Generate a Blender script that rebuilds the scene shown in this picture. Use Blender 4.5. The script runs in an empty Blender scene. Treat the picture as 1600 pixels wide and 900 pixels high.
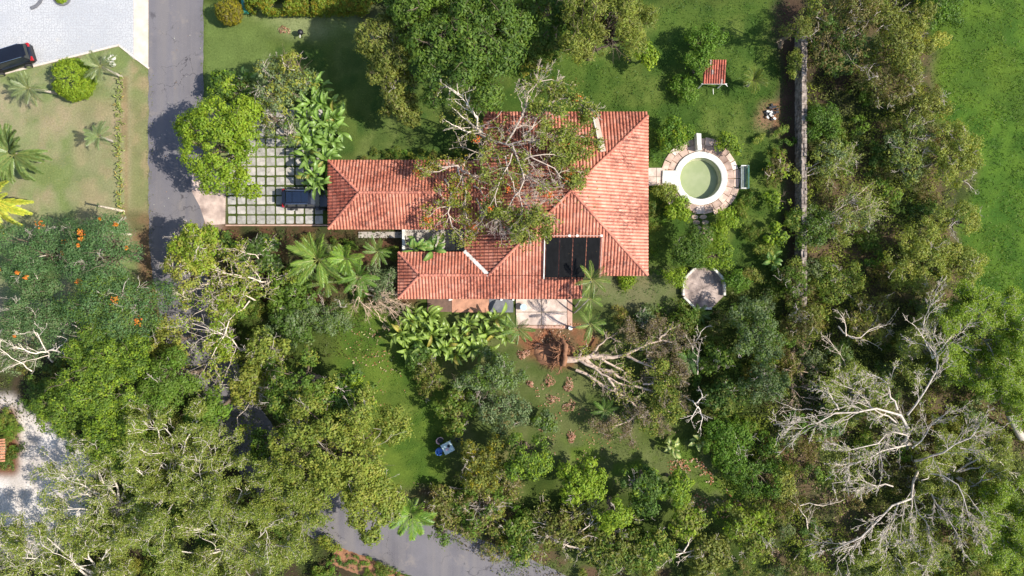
import bpy, bmesh, math, random
import numpy as np
from mathutils import Vector, Matrix
R = math.radians
SC = bpy.context.scene
COL = SC.collection

# ------------------------------------------------------------------ camera, sky, sun, exposure
CAMH = 65.0                      # drone height in metres; 16 photo pixels per metre on the ground
cam_d = bpy.data.cameras.new("camera")
cam = bpy.data.objects.new("camera", cam_d); COL.objects.link(cam)
cam.location = (0, 0, CAMH); cam.rotation_euler = (0, 0, 0)
cam_d.sensor_width = 36; cam_d.lens = 36*1040/1600; cam_d.clip_end = 3000; cam_d.clip_start = 0.5
SC.camera = cam
SUN_EL, SUN_DIR = 46.0, (1.0, -0.20)       # direction on the ground from which the sun shines
sun_d = bpy.data.lights.new("sun", 'SUN'); sun_d.energy = 5.0; sun_d.angle = R(0.6); sun_d.color = (1.0, 0.945, 0.85)
sun = bpy.data.objects.new("sun", sun_d); COL.objects.link(sun)
_h = math.hypot(*SUN_DIR)
sv = Vector((SUN_DIR[0]/_h*math.cos(R(SUN_EL)), SUN_DIR[1]/_h*math.cos(R(SUN_EL)), math.sin(R(SUN_EL))))
sun.rotation_euler = sv.to_track_quat('Z', 'Y').to_euler(); sun.location = sv*120
W = bpy.data.worlds.new("World"); SC.world = W; W.use_nodes = True
nt = W.node_tree; sky = nt.nodes.new('ShaderNodeTexSky'); sky.sky_type = 'NISHITA'; sky.sun_disc = False
sky.sun_elevation = R(SUN_EL); sky.sun_rotation = math.atan2(sv.x, sv.y)
bg = nt.nodes['Background']; nt.links.new(sky.outputs[0], bg.inputs[0]); bg.inputs[1].default_value = 0.15
SC.view_settings.view_transform = 'Standard'; SC.view_settings.look = 'None'
SC.view_settings.exposure = 0.60; SC.view_settings.gamma = 1

# ------------------------------------------------------------------ helpers
def P(px, py, z=0.0):
    k = (CAMH - z)/CAMH/16.0
    return ((px-800)*k, (450-py)*k, z)

BASE = {}
def tag(o, label=None, cat=None, group=None, kind=None):
    if label: o['label'] = label
    if cat: o['category'] = cat
    if group: o['group'] = group
    if kind: o['kind'] = kind
    return o

def thing(name, label, cat, loc, rz=0.0, group=None):
    o = bpy.data.objects.new(name, None); COL.objects.link(o)
    o.location = loc; o.rotation_euler = (0, 0, rz); o.empty_display_size = 0.3
    BASE[o.name] = (0, 0, 0) if rz else tuple(loc)
    return tag(o, label, cat, group)

def link(name, me, parent=None, loc=None):
    o = bpy.data.objects.new(name, me); COL.objects.link(o)
    if parent is not None:
        o.parent = parent; BASE[o.name] = BASE.get(parent.name, (0, 0, 0))
    if loc is not None: o.location = loc
    return o

def mesh_np(name, V, F, mat, col=None, parent=None, smooth=False, origin=None):
    """V (n,3) world coordinates, F (m,3|4); moved to the parent's (or own) origin."""
    V = np.asarray(V, dtype=np.float32).reshape(-1, 3)
    F = np.asarray(F, dtype=np.int32)
    off = np.array(BASE.get(parent.name, (0, 0, 0)) if parent is not None else (origin or (0, 0, 0)), dtype=np.float32)
    V = V - off
    me = bpy.data.meshes.new(name)
    me.vertices.add(len(V)); me.vertices.foreach_set('co', V.ravel())
    k = F.shape[1]
    me.loops.add(F.size); me.loops.foreach_set('vertex_index', F.ravel())
    me.polygons.add(len(F)); me.polygons.foreach_set('loop_start', np.arange(0, F.size, k, dtype=np.int32))
    if smooth: me.polygons.foreach_set('use_smooth', np.ones(len(F), dtype=bool))
    if col is not None:
        a = me.attributes.new('Col', 'FLOAT_COLOR', 'POINT')
        c = np.ones((len(V), 4), dtype=np.float32); c[:, :3] = col
        a.data.foreach_set('color', c.ravel())
    me.update(calc_edges=True)
    me.materials.append(mat)
    return link(name, me, parent, None if parent is not None or origin is None else origin)

class MB:
    """collects simple solids and links them as ONE mesh object"""
    def __init__(s): s.v = []; s.f = []
    def add(s, vs, fs):
        n = len(s.v); s.v += [tuple(v) for v in vs]; s.f += [tuple(i+n for i in f) for f in fs]; return s
    def box(s, x0, y0, z0, x1, y1, z1, rz=0, c=None):
        vs = [(x, y, z) for z in (z0, z1) for (x, y) in ((x0, y0), (x1, y0), (x1, y1), (x0, y1))]
        if rz:
            cx, cy = c if c else ((x0+x1)/2, (y0+y1)/2); a, b = math.cos(rz), math.sin(rz)
            vs = [(cx+(x-cx)*a-(y-cy)*b, cy+(x-cx)*b+(y-cy)*a, z) for x, y, z in vs]
        return s.add(vs, [(3, 2, 1, 0), (4, 5, 6, 7), (0, 1, 5, 4), (1, 2, 6, 5), (2, 3, 7, 6), (3, 0, 4, 7)])
    def bar(s, a, b, w, h=None):
        a = Vector(a); b = Vector(b); d = (b-a).normalized(); up = Vector((0, 0, 1)) if abs(d.z) < .95 else Vector((1, 0, 0))
        sd = d.cross(up).normalized()*(w/2); u = sd.cross(d).normalized()*((h or w)/2)
        vs = [p+q for p in (a, b) for q in (-sd-u, sd-u, sd+u, -sd+u)]
        return s.add(vs, [(0, 1, 2, 3), (7, 6, 5, 4), (1, 0, 4, 5), (2, 1, 5, 6), (3, 2, 6, 7), (0, 3, 7, 4)])
    def prism(s, pts, z0, z1):
        n = len(pts); vs = [(x, y, z0) for x, y in pts]+[(x, y, z1) for x, y in pts]
        return s.add(vs, [tuple(range(n-1, -1, -1)), tuple(range(n, 2*n))]+[(i, (i+1) % n, (i+1) % n+n, i+n) for i in range(n)])
    def ring(s, prof, cx=0, cy=0, n=32, closed=False):
        """lathe: prof [(r,z)...]"""
        vs = []; fs = []; k = len(prof)
        for i in range(n):
            a = 2*math.pi*i/n
            for r, z in prof: vs.append((cx+r*math.cos(a), cy+r*math.sin(a), z))
        for i in range(n):
            j = (i+1) % n
            for q in range(k-1 if not closed else k):
                w = (q+1) % k
                fs.append((i*k+q, j*k+q, j*k+w, i*k+w))
        return s.add(vs, fs)
    def disc(s, cx, cy, z, r, n=32):
        return s.add([(cx+r*math.cos(2*math.pi*i/n), cy+r*math.sin(2*math.pi*i/n), z) for i in range(n)], [tuple(range(n))])
    def cyl(s, cx, cy, z0, z1, r, n=16, r1=None):
        r1 = r if r1 is None else r1
        vs = [(cx+r*math.cos(2*math.pi*i/n), cy+r*math.sin(2*math.pi*i/n), z0) for i in range(n)]
        vs += [(cx+r1*math.cos(2*math.pi*i/n), cy+r1*math.sin(2*math.pi*i/n), z1) for i in range(n)]
        return s.add(vs, [tuple(range(n-1, -1, -1)), tuple(range(n, 2*n))]+[(i, (i+1) % n, (i+1) % n+n, i+n) for i in range(n)])
    def build(s, name, mat, parent=None, smooth=False, bevel=0, origin=None):
        off = BASE.get(parent.name, (0, 0, 0)) if parent is not None else (origin or (0, 0, 0))
        me = bpy.data.meshes.new(name)
        me.from_pydata([(v[0]-off[0], v[1]-off[1], v[2]-off[2]) for v in s.v], [], s.f)
        if smooth or bevel:
            bm = bmesh.new(); bm.from_mesh(me)
            bmesh.ops.recalc_face_normals(bm, faces=bm.faces)
            if bevel: bmesh.ops.bevel(bm, geom=[e for e in bm.edges if e.calc_face_angle(0) > .5], offset=bevel, segments=2, affect='EDGES', profile=.6)
            if smooth:
                for f in bm.faces: f.smooth = True
            bm.to_mesh(me); bm.free()
        me.materials.append(mat)
        return link(name, me, parent, None if parent is not None or origin is None else origin)

# ------------------------------------------------------------------ numpy noise and polygons
def noise2(x, y, scale, seed):
    g = np.random.RandomState(seed).rand(256, 256)
    x = np.asarray(x)/scale+500.37; y = np.asarray(y)/scale+700.71
    xi = np.floor(x).astype(int); yi = np.floor(y).astype(int); fx = x-xi; fy = y-yi
    fx = fx*fx*(3-2*fx); fy = fy*fy*(3-2*fy)
    a = g[xi % 256, yi % 256]; b = g[(xi+1) % 256, yi % 256]; c = g[xi % 256, (yi+1) % 256]; d = g[(xi+1) % 256, (yi+1) % 256]
    return (a*(1-fx)+b*fx)*(1-fy)+(c*(1-fx)+d*fx)*fy
def fbm(x, y, scale, seed, n=4):
    t = 0; w = 0
    for i in range(n):
        t = t+noise2(x, y, scale/2**i, seed+i)*.55**i; w += .55**i
    return t/w
def pip(x, y, poly):
    x = np.asarray(x); y = np.asarray(y); ins = np.zeros(x.shape, bool); n = len(poly)
    for i in range(n):
        x0, y0 = poly[i]; x1, y1 = poly[(i+1) % n]
        if y0 == y1: continue
        c = ((y0 > y) != (y1 > y)) & (x < (x1-x0)*(y-y0)/(y1-y0)+x0)
        ins ^= c
    return ins
def gp(pts): return [P(a, b)[:2] for a, b in pts]
def rect(a, b, c, d): return [(a, b), (c, b), (c, d), (a, d)]

# ------------------------------------------------------------------ materials
def new_mat(name):
    m = bpy.data.materials.new(name); m.use_nodes = True
    return m, m.node_tree, m.node_tree.nodes['Principled BSDF']
def mixc(nt, fac, a, b, mode='MIX'):
    n = nt.nodes.new('ShaderNodeMix'); n.data_type = 'RGBA'; n.blend_type = mode
    for s, v in ((0, fac), (6, a), (7, b)):
        if hasattr(v, 'links'): nt.links.new(v, n.inputs[s])
        else: n.inputs[s].default_value = v if s == 0 else (*v[:3], 1)
    return n.outputs[2]
def noise(nt, scale, detail=4, rough=.6, coord='Object'):
    tc = nt.nodes.new('ShaderNodeTexCoord'); n = nt.nodes.new('ShaderNodeTexNoise')
    n.inputs['Scale'].default_value = scale; n.inputs['Detail'].default_value = detail; n.inputs['Roughness'].default_value = rough
    nt.links.new(tc.outputs[coord], n.inputs['Vector']); return n.outputs[0]
def ramp(nt, s, a, b):
    n = nt.nodes.new('ShaderNodeMapRange'); n.inputs[1].default_value = a; n.inputs[2].default_value = b
    nt.links.new(s, n.inputs[0]); return n.outputs[0]
def bump(nt, p, h, strength=.5, dist=.05):
    b = nt.nodes.new('ShaderNodeBump'); b.inputs['Strength'].default_value = strength; b.inputs['Distance'].default_value = dist
    nt.links.new(h, b.inputs['Height']); nt.links.new(b.outputs[0], p.inputs['Normal'])
def plain(name, c, rough=.7, var=.25, scale=3, metal=0, bmp=.3, dark=None, spec=.5, fine=40, objcol=False):
    m, nt, p = new_mat(name)
    d = dark or tuple(x*(1-var) for x in c); l = tuple(min(1, x*(1+var*.6)) for x in c)
    n1 = ramp(nt, noise(nt, scale), .35, .65)
    o = mixc(nt, n1, d, l)
    o = mixc(nt, ramp(nt, noise(nt, fine, 2), .3, .7), o, mixc(nt, 1.0, o, (1.25, 1.22, 1.2), 'MULTIPLY'))
    if objcol:
        oi = nt.nodes.new('ShaderNodeObjectInfo'); o = mixc(nt, 1.0, o, oi.outputs['Color'], 'MULTIPLY')
    nt.links.new(o, p.inputs['Base Color']); p.inputs['Roughness'].default_value = rough; p.inputs['Metallic'].default_value = metal
    p.inputs['Specular IOR Level'].default_value = spec
    if bmp: bump(nt, p, noise(nt, fine, 3), bmp, .02)
    return m
def leaf_mat(name, trans=.42, rough=.55, spec=.3):
    m, nt, p = new_mat(name)
    at = nt.nodes.new('ShaderNodeAttribute'); at.attribute_name = 'Col'
    oi = nt.nodes.new('ShaderNodeObjectInfo')
    c = mixc(nt, 1.0, at.outputs['Color'], oi.outputs['Color'], 'MULTIPLY')
    nt.links.new(c, p.inputs['Base Color']); p.inputs['Roughness'].default_value = rough; p.inputs['Specular IOR Level'].default_value = spec
    t = nt.nodes.new('ShaderNodeBsdfTranslucent')
    c2 = mixc(nt, 1.0, c, (1.25, 1.25, .5), 'MULTIPLY'); nt.links.new(c2, t.inputs[0])
    mx = nt.nodes.new('ShaderNodeMixShader'); mx.inputs[0].default_value = trans
    nt.links.new(p.outputs[0], mx.inputs[1]); nt.links.new(t.outputs[0], mx.inputs[2])
    nt.links.new(mx.outputs[0], nt.nodes['Material Output'].inputs['Surface'])
    return m
LEAF = leaf_mat('leaf'); PETAL = leaf_mat('petal', .25, .6); PALM = leaf_mat('palm_leaf', .3, .42, .45)
BARK = plain('pale_bark', (.36, .32, .27), .85, .3, 4, objcol=True); 
DBARK = plain('brown_bark', (.16, .12, .085), .9, .35, 4, objcol=True)
CONC = plain('weathered_concrete', (.34, .31, .28), .9, .22, 1.5, dark=(.24, .21, .18))
PAVER = plain('paver_concrete', (.40, .38, .35), .9, .25, 2.2, dark=(.25, .235, .21))
WHITE = plain('white_paint', (.66, .65, .60), .6, .08, 2.5, dark=(.46, .45, .40))
PLASTER = plain('cream_plaster', (.55, .47, .36), .85, .15, 1.2)
BLACKP = plain('black_panel', (.007, .0072, .008), .75, .3, 2, bmp=.1, spec=.15)
DKRED = plain('roof_underlay', (.17, .055, .035), .9, .3, 3)
WOOD = plain('dark_wood', (.15, .07, .035), .6, .35, 3)
GLASSD = plain('dark_glass', (.015, .02, .025), .08, .1, 1, bmp=0, spec=.8)
PAINTB = plain('black_car_paint', (.006, .007, .012), .16, .1, 1, bmp=0, spec=.7)
PAINTN = plain('navy_car_paint', (.006, .008, .016), .16, .1, 1, bmp=0, spec=.7)
RUBBER = plain('rubber', (.02, .02, .02), .85, .2, 5)
CHROME = plain('chrome', (.6, .6, .62), .25, .05, 3, metal=1, bmp=0)
REDL = plain('red_lamp', (.35, .01, .015), .2, .1, 3, bmp=0)
BLUEP = plain('blue_plastic', (.03, .12, .4), .35, .1, 3, bmp=0)
PINKP = plain('pale_pink_plastic', (.6, .4, .42), .4, .1, 3, bmp=0)
TEAL = plain('teal_plastic', (.03, .25, .2), .4, .2, 3, bmp=0)
TABLE = plain('pale_aqua_plastic', (.5, .62, .62), .35, .08, 3, bmp=0)
TERRA = plain('terracotta_pot', (.35, .12, .06), .8, .2, 4)
DARKM = plain('dark_metal', (.03, .03, .033), .45, .2, 4, metal=.6)
DECKM = plain('pink_deck_stone', (.46, .33, .26), .85, .25, 1.6, dark=(.30, .215, .17), objcol=True)
STONE = plain('grey_wall_stone', (.27, .225, .19), .95, .35, 2.5, dark=(.075, .06, .048))
SOILM = plain('red_soil', (.24, .115, .06), .95, .35, 1.2, bmp=.6)
def asphalt():
    m, nt, p = new_mat('asphalt')
    c = mixc(nt, ramp(nt, noise(nt, .25, 5), .35, .65), (.105, .097, .107), (.14, .13, .14))
    mp = nt.nodes.new('ShaderNodeMapping'); tc = nt.nodes.new('ShaderNodeTexCoord'); mp.inputs['Scale'].default_value = (1.3, .05, 1)
    nt.links.new(tc.outputs['Object'], mp.inputs[0]); n = nt.nodes.new('ShaderNodeTexNoise'); n.inputs['Scale'].default_value = 1
    nt.links.new(mp.outputs[0], n.inputs['Vector'])
    c = mixc(nt, ramp(nt, n.outputs[0], .4, .7), c, (.155, .14, .138))
    c = mixc(nt, ramp(nt, noise(nt, 30, 3, .8), .58, .75), c, (.26, .24, .23))
    c = mixc(nt, ramp(nt, noise(nt, 55, 2, .8), .6, .75), c, (.07, .06, .065))
    v = nt.nodes.new('ShaderNodeTexVoronoi'); v.feature = 'DISTANCE_TO_EDGE'; v.inputs['Scale'].default_value = .42
    dn = nt.nodes.new('ShaderNodeTexNoise'); dn.inputs['Scale'].default_value = 1.5; dn.inputs['Detail'].default_value = 6; vm = nt.nodes.new('ShaderNodeVectorMath'); vm.operation = 'MULTIPLY_ADD'; vm.inputs[1].default_value = (1.6, 1.6, 0)
    nt.links.new(tc.outputs['Object'], dn.inputs['Vector']); nt.links.new(dn.outputs['Color'], vm.inputs[0]); nt.links.new(tc.outputs['Object'], vm.inputs[2]); nt.links.new(vm.outputs[0], v.inputs['Vector'])
    cr = nt.nodes.new('ShaderNodeMath'); cr.operation = 'MULTIPLY'; nt.links.new(ramp(nt, v.outputs[0], .012, .002), cr.inputs[0]); nt.links.new(ramp(nt, noise(nt, .2, 3), .5, .6), cr.inputs[1])
    c = mixc(nt, cr.outputs[0], c, (.045, .04, .045))
    c = mixc(nt, ramp(nt, noise(nt, .55, 5, .7), .58, .72), c, (.19, .165, .15))
    nt.links.new(c, p.inputs['Base Color']); p.inputs['Roughness'].default_value = .92
    bump(nt, p, noise(nt, 60, 3, .7), .4, .02); return m
ASPH = asphalt()
def cobble():
    m, nt, p = new_mat('cobble_paving')
    tc = nt.nodes.new('ShaderNodeTexCoord')
    v = nt.nodes.new('ShaderNodeTexVoronoi'); v.inputs['Scale'].default_value = 6.5; nt.links.new(tc.outputs['Object'], v.inputs['Vector'])
    v.inputs['Randomness'].default_value = .45
    c = mixc(nt, v.outputs['Color'], (.36, .37, .39), (.40, .40, .41))
    c = mixc(nt, ramp(nt, noise(nt, .18, 4), .42, .58), c, mixc(nt, 1.0, c, (1.18, 1.16, 1.12), 'MULTIPLY'))
    c = mixc(nt, ramp(nt, noise(nt, 1.5, 5), .6, .75), c, (.5, .46, .4))
    c = mixc(nt, ramp(nt, v.outputs['Distance'], .36, .5), c, (.32, .32, .325))
    nt.links.new(c, p.inputs['Base Color']); p.inputs['Roughness'].default_value = .85
    bump(nt, p, v.outputs['Distance'], -.4, .03); return m
COBBLE = cobble()
def ground_mat():
    m, nt, p = new_mat('ground')
    at = nt.nodes.new('ShaderNodeAttribute'); at.attribute_name = 'Col'; c = at.outputs['Color']
    c = mixc(nt, ramp(nt, noise(nt, 6, 5, .75), .3, .7), mixc(nt, 1.0, c, (.72, .75, .7), 'MULTIPLY'), mixc(nt, 1.0, c, (1.3, 1.25, 1.3), 'MULTIPLY'))
    c = mixc(nt, ramp(nt, noise(nt, 28, 4, .8), .35, .65), mixc(nt, 1.0, c, (.72, .74, .72), 'MULTIPLY'), mixc(nt, 1.0, c, (1.25, 1.22, 1.2), 'MULTIPLY'))
    nt.links.new(c, p.inputs['Base Color']); p.inputs['Roughness'].default_value = .95; p.inputs['Specular IOR Level'].default_value = .15
    bump(nt, p, noise(nt, 22, 5, .8), .8, .08); return m
GROUND = ground_mat()
def tile_mat():
    m, nt, p = new_mat('clay_roof_tile')
    at = nt.nodes.new('ShaderNodeAttribute'); at.attribute_name = 'Col'; c = at.outputs['Color']
    big = ramp(nt, noise(nt, .33, 6, .7), .48, .60)
    c = mixc(nt, big, c, mixc(nt, 1.0, c, (.78, .66, .62), 'MULTIPLY'))
    soot = nt.nodes.new('ShaderNodeMath'); soot.operation = 'MULTIPLY'
    nt.links.new(ramp(nt, noise(nt, 3.0, 5, .8), .44, .58), soot.inputs[0]); nt.links.new(ramp(nt, noise(nt, .26, 4, .6), .40, .56), soot.inputs[1])
    c = mixc(nt, soot.outputs[0], c, mixc(nt, 1.0, c, (.38, .29, .28), 'MULTIPLY'))
    c = mixc(nt, ramp(nt, noise(nt, 8, 4, .75), .60, .70), c, (.11, .06, .05))
    c = mixc(nt, ramp(nt, noise(nt, 10, 3, .7), .60, .75), c, (.60, .36, .26))
    nt.links.new(c, p.inputs['Base Color']); p.inputs['Roughness'].default_value = .8
    bump(nt, p, noise(nt, 30, 3), .3, .02); return m
TILE = tile_mat()
def water_mat():
    m, nt, p = new_mat('murky_pool_water')
    c = mixc(nt, ramp(nt, noise(nt, .9, 4), .4, .65), (.25, .29, .15), (.29, .32, .18))
    nt.links.new(c, p.inputs['Base Color']); p.inputs['Roughness'].default_value = .06; p.inputs['IOR'].default_value = 1.33; return m
WATER = water_mat()

# ------------------------------------------------------------------ ground sheet with soft-edged natural zones
GX0, GX1, GY0, GY1, GS = -62.0, 62.0, -40.0, 40.0, 0.32
gx = np.arange(GX0, GX1+.01, GS); gy = np.arange(GY0, GY1+.01, GS)
XX, YY = np.meshgrid(gx, gy)
wobx = (fbm(XX, YY, 3.0, 11)-.5)*2.4; woby = (fbm(XX, YY, 3.0, 21)-.5)*2.4
def blur(a, n):
    for _ in range(n):
        a = (a+np.roll(a, 1, 0)+np.roll(a, -1, 0)+np.roll(a, 1, 1)+np.roll(a, -1, 1))/5
    return a
def zone(poly, soft=3, wob=1.0):
    return blur(pip(XX+wobx*wob, YY+woby*wob, gp(poly)).astype(float), soft)[..., None]
def C(*c): return np.array(c)
n1 = fbm(XX, YY, 5, 31)[..., None]; n2 = fbm(XX, YY, 1.4, 41)[..., None]; n3 = fbm(XX, YY, 12, 51)[..., None]; n4 = fbm(XX, YY, .8, 61, 2)[..., None]
def lerp(a, b, t): return a*(1-t)+b*t
def st(n, a, b): return np.clip((n-a)/(b-a), 0, 1)
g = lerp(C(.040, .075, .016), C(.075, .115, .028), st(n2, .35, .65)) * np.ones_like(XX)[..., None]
def put(poly, c, soft=3, wob=1.0, k=1.0):
    global g
    t = zone(poly, soft, wob)*k; g = g*(1-t)+c*t
drylawn = lerp(lerp(C(.19, .255, .095), C(.37, .315, .19), st(n1*.6+n2*.4, .42, .6)), C(.24, .265, .12), st(n4, .55, .75)*.4)
put(rect(-300, -200, 236, 640), drylawn, 1, .1)
put([(120, 160), (235, 160), (235, 340), (120, 345)], lerp(C(.40, .30, .19), C(.24, .26, .12), st(n2, .40, .62)), 5, 1, .6)
put(rect(204, 80, 234, 330), lerp(C(.19, .22, .08), C(.34, .26, .14), st(n2, .45, .62)), 1, .15, .7)
put(rect(192, 120, 201, 348), lerp(C(.36, .26, .15), C(.26, .2, .1), st(n2, .4, .6)), 0, .1, .8)
put([(200, 330), (240, 330), (262, 520), (215, 480)], lerp(C(.22, .14, .075), C(.15, .14, .06), st(n2, .4, .6)), 2, .5)
nwl = lerp(C(.13, .205, .065), C(.26, .30, .13), st(n1, .4, .62))
put(rect(316, 8, 600, 260), nwl, 1, .1)
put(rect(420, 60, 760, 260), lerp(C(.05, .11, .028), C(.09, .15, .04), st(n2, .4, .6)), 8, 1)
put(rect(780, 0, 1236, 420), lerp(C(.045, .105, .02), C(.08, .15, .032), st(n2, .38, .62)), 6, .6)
put(rect(900, 420, 1060, 480), lerp(C(.13, .16, .06), C(.17, .17, .08), st(n2, .4, .6)), 5, 1)
put([(1225, -60), (1640, -60), (1640, 1000), (1200, 1000), (1180, 600), (1232, 480)], lerp(C(.05, .075, .022), C(.14, .10, .055), st(n1*.5+n2*.5, .42, .6)), 4, 1)
put([(1195, -80), (1360, -80), (1340, 170), (1220, 170)], lerp(C(.07, .05, .03), C(.04, .05, .018), st(n2, .4, .6)), 5, 1)
field = lerp(lerp(C(.045, .125, .018), C(.085, .185, .026), st(n2, .35, .65)), C(.17, .20, .04), st(n3, .42, .6)*.12)
put([(1470, -60), (1800, -60), (1800, 560), (1600, 560), (1525, 500), (1490, 360), (1530, 260), (1450, 160)], field, 4, 1)
put([(1380, 640), (1480, 620), (1520, 720), (1440, 780), (1370, 740)], lerp(C(.15, .10, .065), C(.10, .085, .045), st(n2, .4, .6)), 4, 1, .8)
put(rect(1540, 760, 1700, 1000), lerp(C(.06, .12, .025), C(.09, .16, .035), st(n2, .4, .6)), 8, 1, .8)
put(rect(340, 350, 660, 480), lerp(C(.10, .055, .03), C(.05, .06, .02), st(n2, .4, .65)), 2, .5)
put(rect(520, 480, 720, 760), lerp(C(.06, .13, .022), C(.11, .19, .035), st(n2, .38, .65)), 5, 1)
put([(700, 480), (1000, 500), (1010, 700), (700, 760)], lerp(C(.08, .12, .035), C(.13, .15, .05), st(n2, .38, .65)), 4, 1)
put([(870, 690), (1060, 690), (1150, 700), (1190, 860), (1080, 800), (880, 735)], lerp(C(.12, .15, .05), C(.09, .17, .03), st(n2, .4, .65)), 5, 1)
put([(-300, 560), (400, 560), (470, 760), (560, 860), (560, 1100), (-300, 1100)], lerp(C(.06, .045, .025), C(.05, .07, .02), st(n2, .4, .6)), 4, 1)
put([(-300, 650), (10, 620), (60, 650), (125, 690), (150, 760), (125, 850), (20, 870), (-300, 880)], lerp(C(.62, .56, .51), C(.78, .72, .67), st(n2, .4, .6)), 2, .5)
put([(-300, 620), (24, 640), (34, 700), (28, 745), (-300, 745)], C(.22, .10, .05)*lerp(.7, 1.1, n2), 2, .3)
put([(800, 512), (905, 505), (945, 530), (900, 575), (860, 580), (820, 560)], lerp(C(.24, .11, .055), C(.16, .11, .055), st(n2, .45, .6)), 2, .6)
put(rect(320, 250, 352, 360), lerp(C(.30, .22, .17), C(.2, .16, .1), st(n2, .45, .6)), 2, .4)
put(rect(1185, 160, 1222, 200), lerp(C(.30, .16, .09), C(.2, .14, .08), st(n2, .45, .6)), 3, .4)
put(rect(1222, -60, 1260, 520), C(.10, .06, .04)*lerp(.7, 1.2, n2), 2, .4, .8)
put([(660, 750), (800, 800), (880, 860), (1100, 900), (1100, 960), (860, 960), (700, 830), (600, 770)], lerp(C(.12, .075, .045), C(.09, .12, .035), st(n2, .4, .6)), 3, 1)
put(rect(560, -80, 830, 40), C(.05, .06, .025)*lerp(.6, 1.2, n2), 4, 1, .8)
wp = st(fbm(XX, YY, 4.5, 71), .56, .66)[..., None]*zone(rect(316, 8, 1236, 800), 6)*.55; g = g*(1-wp)+(g*np.array([1.55, 1.2, 1.15])+.012)*wp
g *= (0.85+.3*n4)*.78*lerp(np.ones(3), np.array([1.08, .94, .70]), st(g[..., 1:2]/g[..., 0:1], 1.15, 1.7))
NX, NY = len(gx), len(gy)
idx = np.arange(NX*NY).reshape(NY, NX)
Fg = np.stack([idx[:-1, :-1], idx[:-1, 1:], idx[1:, 1:], idx[1:, :-1]], -1).reshape(-1, 4)
POOL = P(1094, 279)
cxs = (XX[:-1, :-1]+GS/2).ravel(); cys = (YY[:-1, :-1]+GS/2).ravel()
Fg = Fg[np.hypot(cxs-POOL[0], cys-POOL[1]) > 2.5]            # the pool basin is sunk into the ground here
Vg = np.stack([XX.ravel(), YY.ravel(), np.zeros(NX*NY)], -1)
BIG = 900.0
nV = len(Vg)
far = [(-BIG, -BIG, 0), (BIG, -BIG, 0), (BIG, BIG, 0), (-BIG, BIG, 0)]
ex, ey = gx[-1], gy[-1]
Vg = np.vstack([Vg, far])
cc = [idx[0, 0], idx[0, -1], idx[-1, -1], idx[-1, 0]]
Fg = np.vstack([Fg, [[nV, nV+1, cc[1], cc[0]], [nV+1, nV+2, cc[2], cc[1]], [nV+2, nV+3, cc[3], cc[2]], [nV+3, nV, cc[0], cc[3]]]])
gc = np.vstack([g.reshape(-1, 3), np.tile([[.055, .095, .022]], (4, 1))])
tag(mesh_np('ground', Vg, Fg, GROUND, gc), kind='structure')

# ------------------------------------------------------------------ road, yard paving, kerb
def ribbon(pts, w, z, name, mat, jag=0.0, sub=6, ext=True, seed=3):
    pts = [Vector((*P(a, b)[:2], 0)) for a, b in pts]; rr = random.Random(seed)
    Q = []
    for i in range(len(pts)-1):
        p0 = pts[max(i-1, 0)]; p1 = pts[i]; p2 = pts[i+1]; p3 = pts[min(i+2, len(pts)-1)]
        for k in range(sub):
            t = k/sub
            Q.append(.5*((2*p1)+(-p0+p2)*t+(2*p0-5*p1+4*p2-p3)*t*t+(-p0+3*p1-3*p2+p3)*t**3))
    Q.append(pts[-1]); L = []; Rr = []
    for i, q in enumerate(Q):
        d = (Q[min(i+1, len(Q)-1)]-Q[max(i-1, 0)]).normalized(); n = Vector((-d.y, d.x, 0))
        L.append(q+n*(w/2+rr.uniform(-jag, jag)*(1+rr.random()))); Rr.append(q-n*(w/2+rr.uniform(-jag, jag)*(1+rr.random())))
    vs = [(p.x, p.y, z) for a in zip(L, Rr) for p in a]
    m = MB().add(vs, [(2*i, 2*i+1, 2*i+3, 2*i+2) for i in range(len(Q)-1)])
    return m.build(name, mat), Q
road, RC = ribbon([(275, -900), (275, -300), (275, 0), (275, 160), (275, 300), (278, 400), (300, 510), (350, 620), (410, 715), (490, 790), (590, 838), (720, 878), (860, 935), (1100, 1060), (1500, 1300)], 5.35, .012, 'road', ASPH, .05, 14)
tag(road, kind='structure')
yard = MB().add([(*P(a, b)[:2], .016) for a, b in [(-700, 300), (0, 117), (186, 72), (209, 92), (209, -700), (-700, -700)]], [(0, 1, 2, 3, 4, 5)]).build('paved_yard', COBBLE)
tag(yard, kind='structure')
strip = MB().add([(*P(a, b)[:2], .02) for a, b in [(209, -700), (209, 92), (221, 99), (232, 106), (233, -700)]], [(0, 1, 2, 3, 4)]).build('pavement', plain('pale_concrete', (.52, .44, .36), .9, .15, 1.2))
tag(strip, kind='structure')
k = MB()
kp = [(-300, 191), (0, 117), (186, 71), (233, 107)]
for a, b in zip(kp[:-1], kp[1:]):
    A = P(*a); B = P(*b); k.bar((A[0], A[1], .05), (B[0], B[1], .05), .16, .12)
kerb = k.build('kerb', plain('kerb_concrete', (.55, .47, .40), .9, .15, 3)); tag(kerb, kind='structure')
# worn concrete apron between road and parking grid
ap = MB().add([(*P(a, b)[:2], .02) for a, b in [(300, 262), (350, 258), (353, 300), (352, 350), (322, 352), (312, 322), (300, 300)]], [tuple(range(7))[::-1]])
tag(ap.build('driveway_apron', plain('worn_apron', (.40, .31, .26), .95, .4, .7, dark=(.2, .15, .13))), kind='structure')

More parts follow.
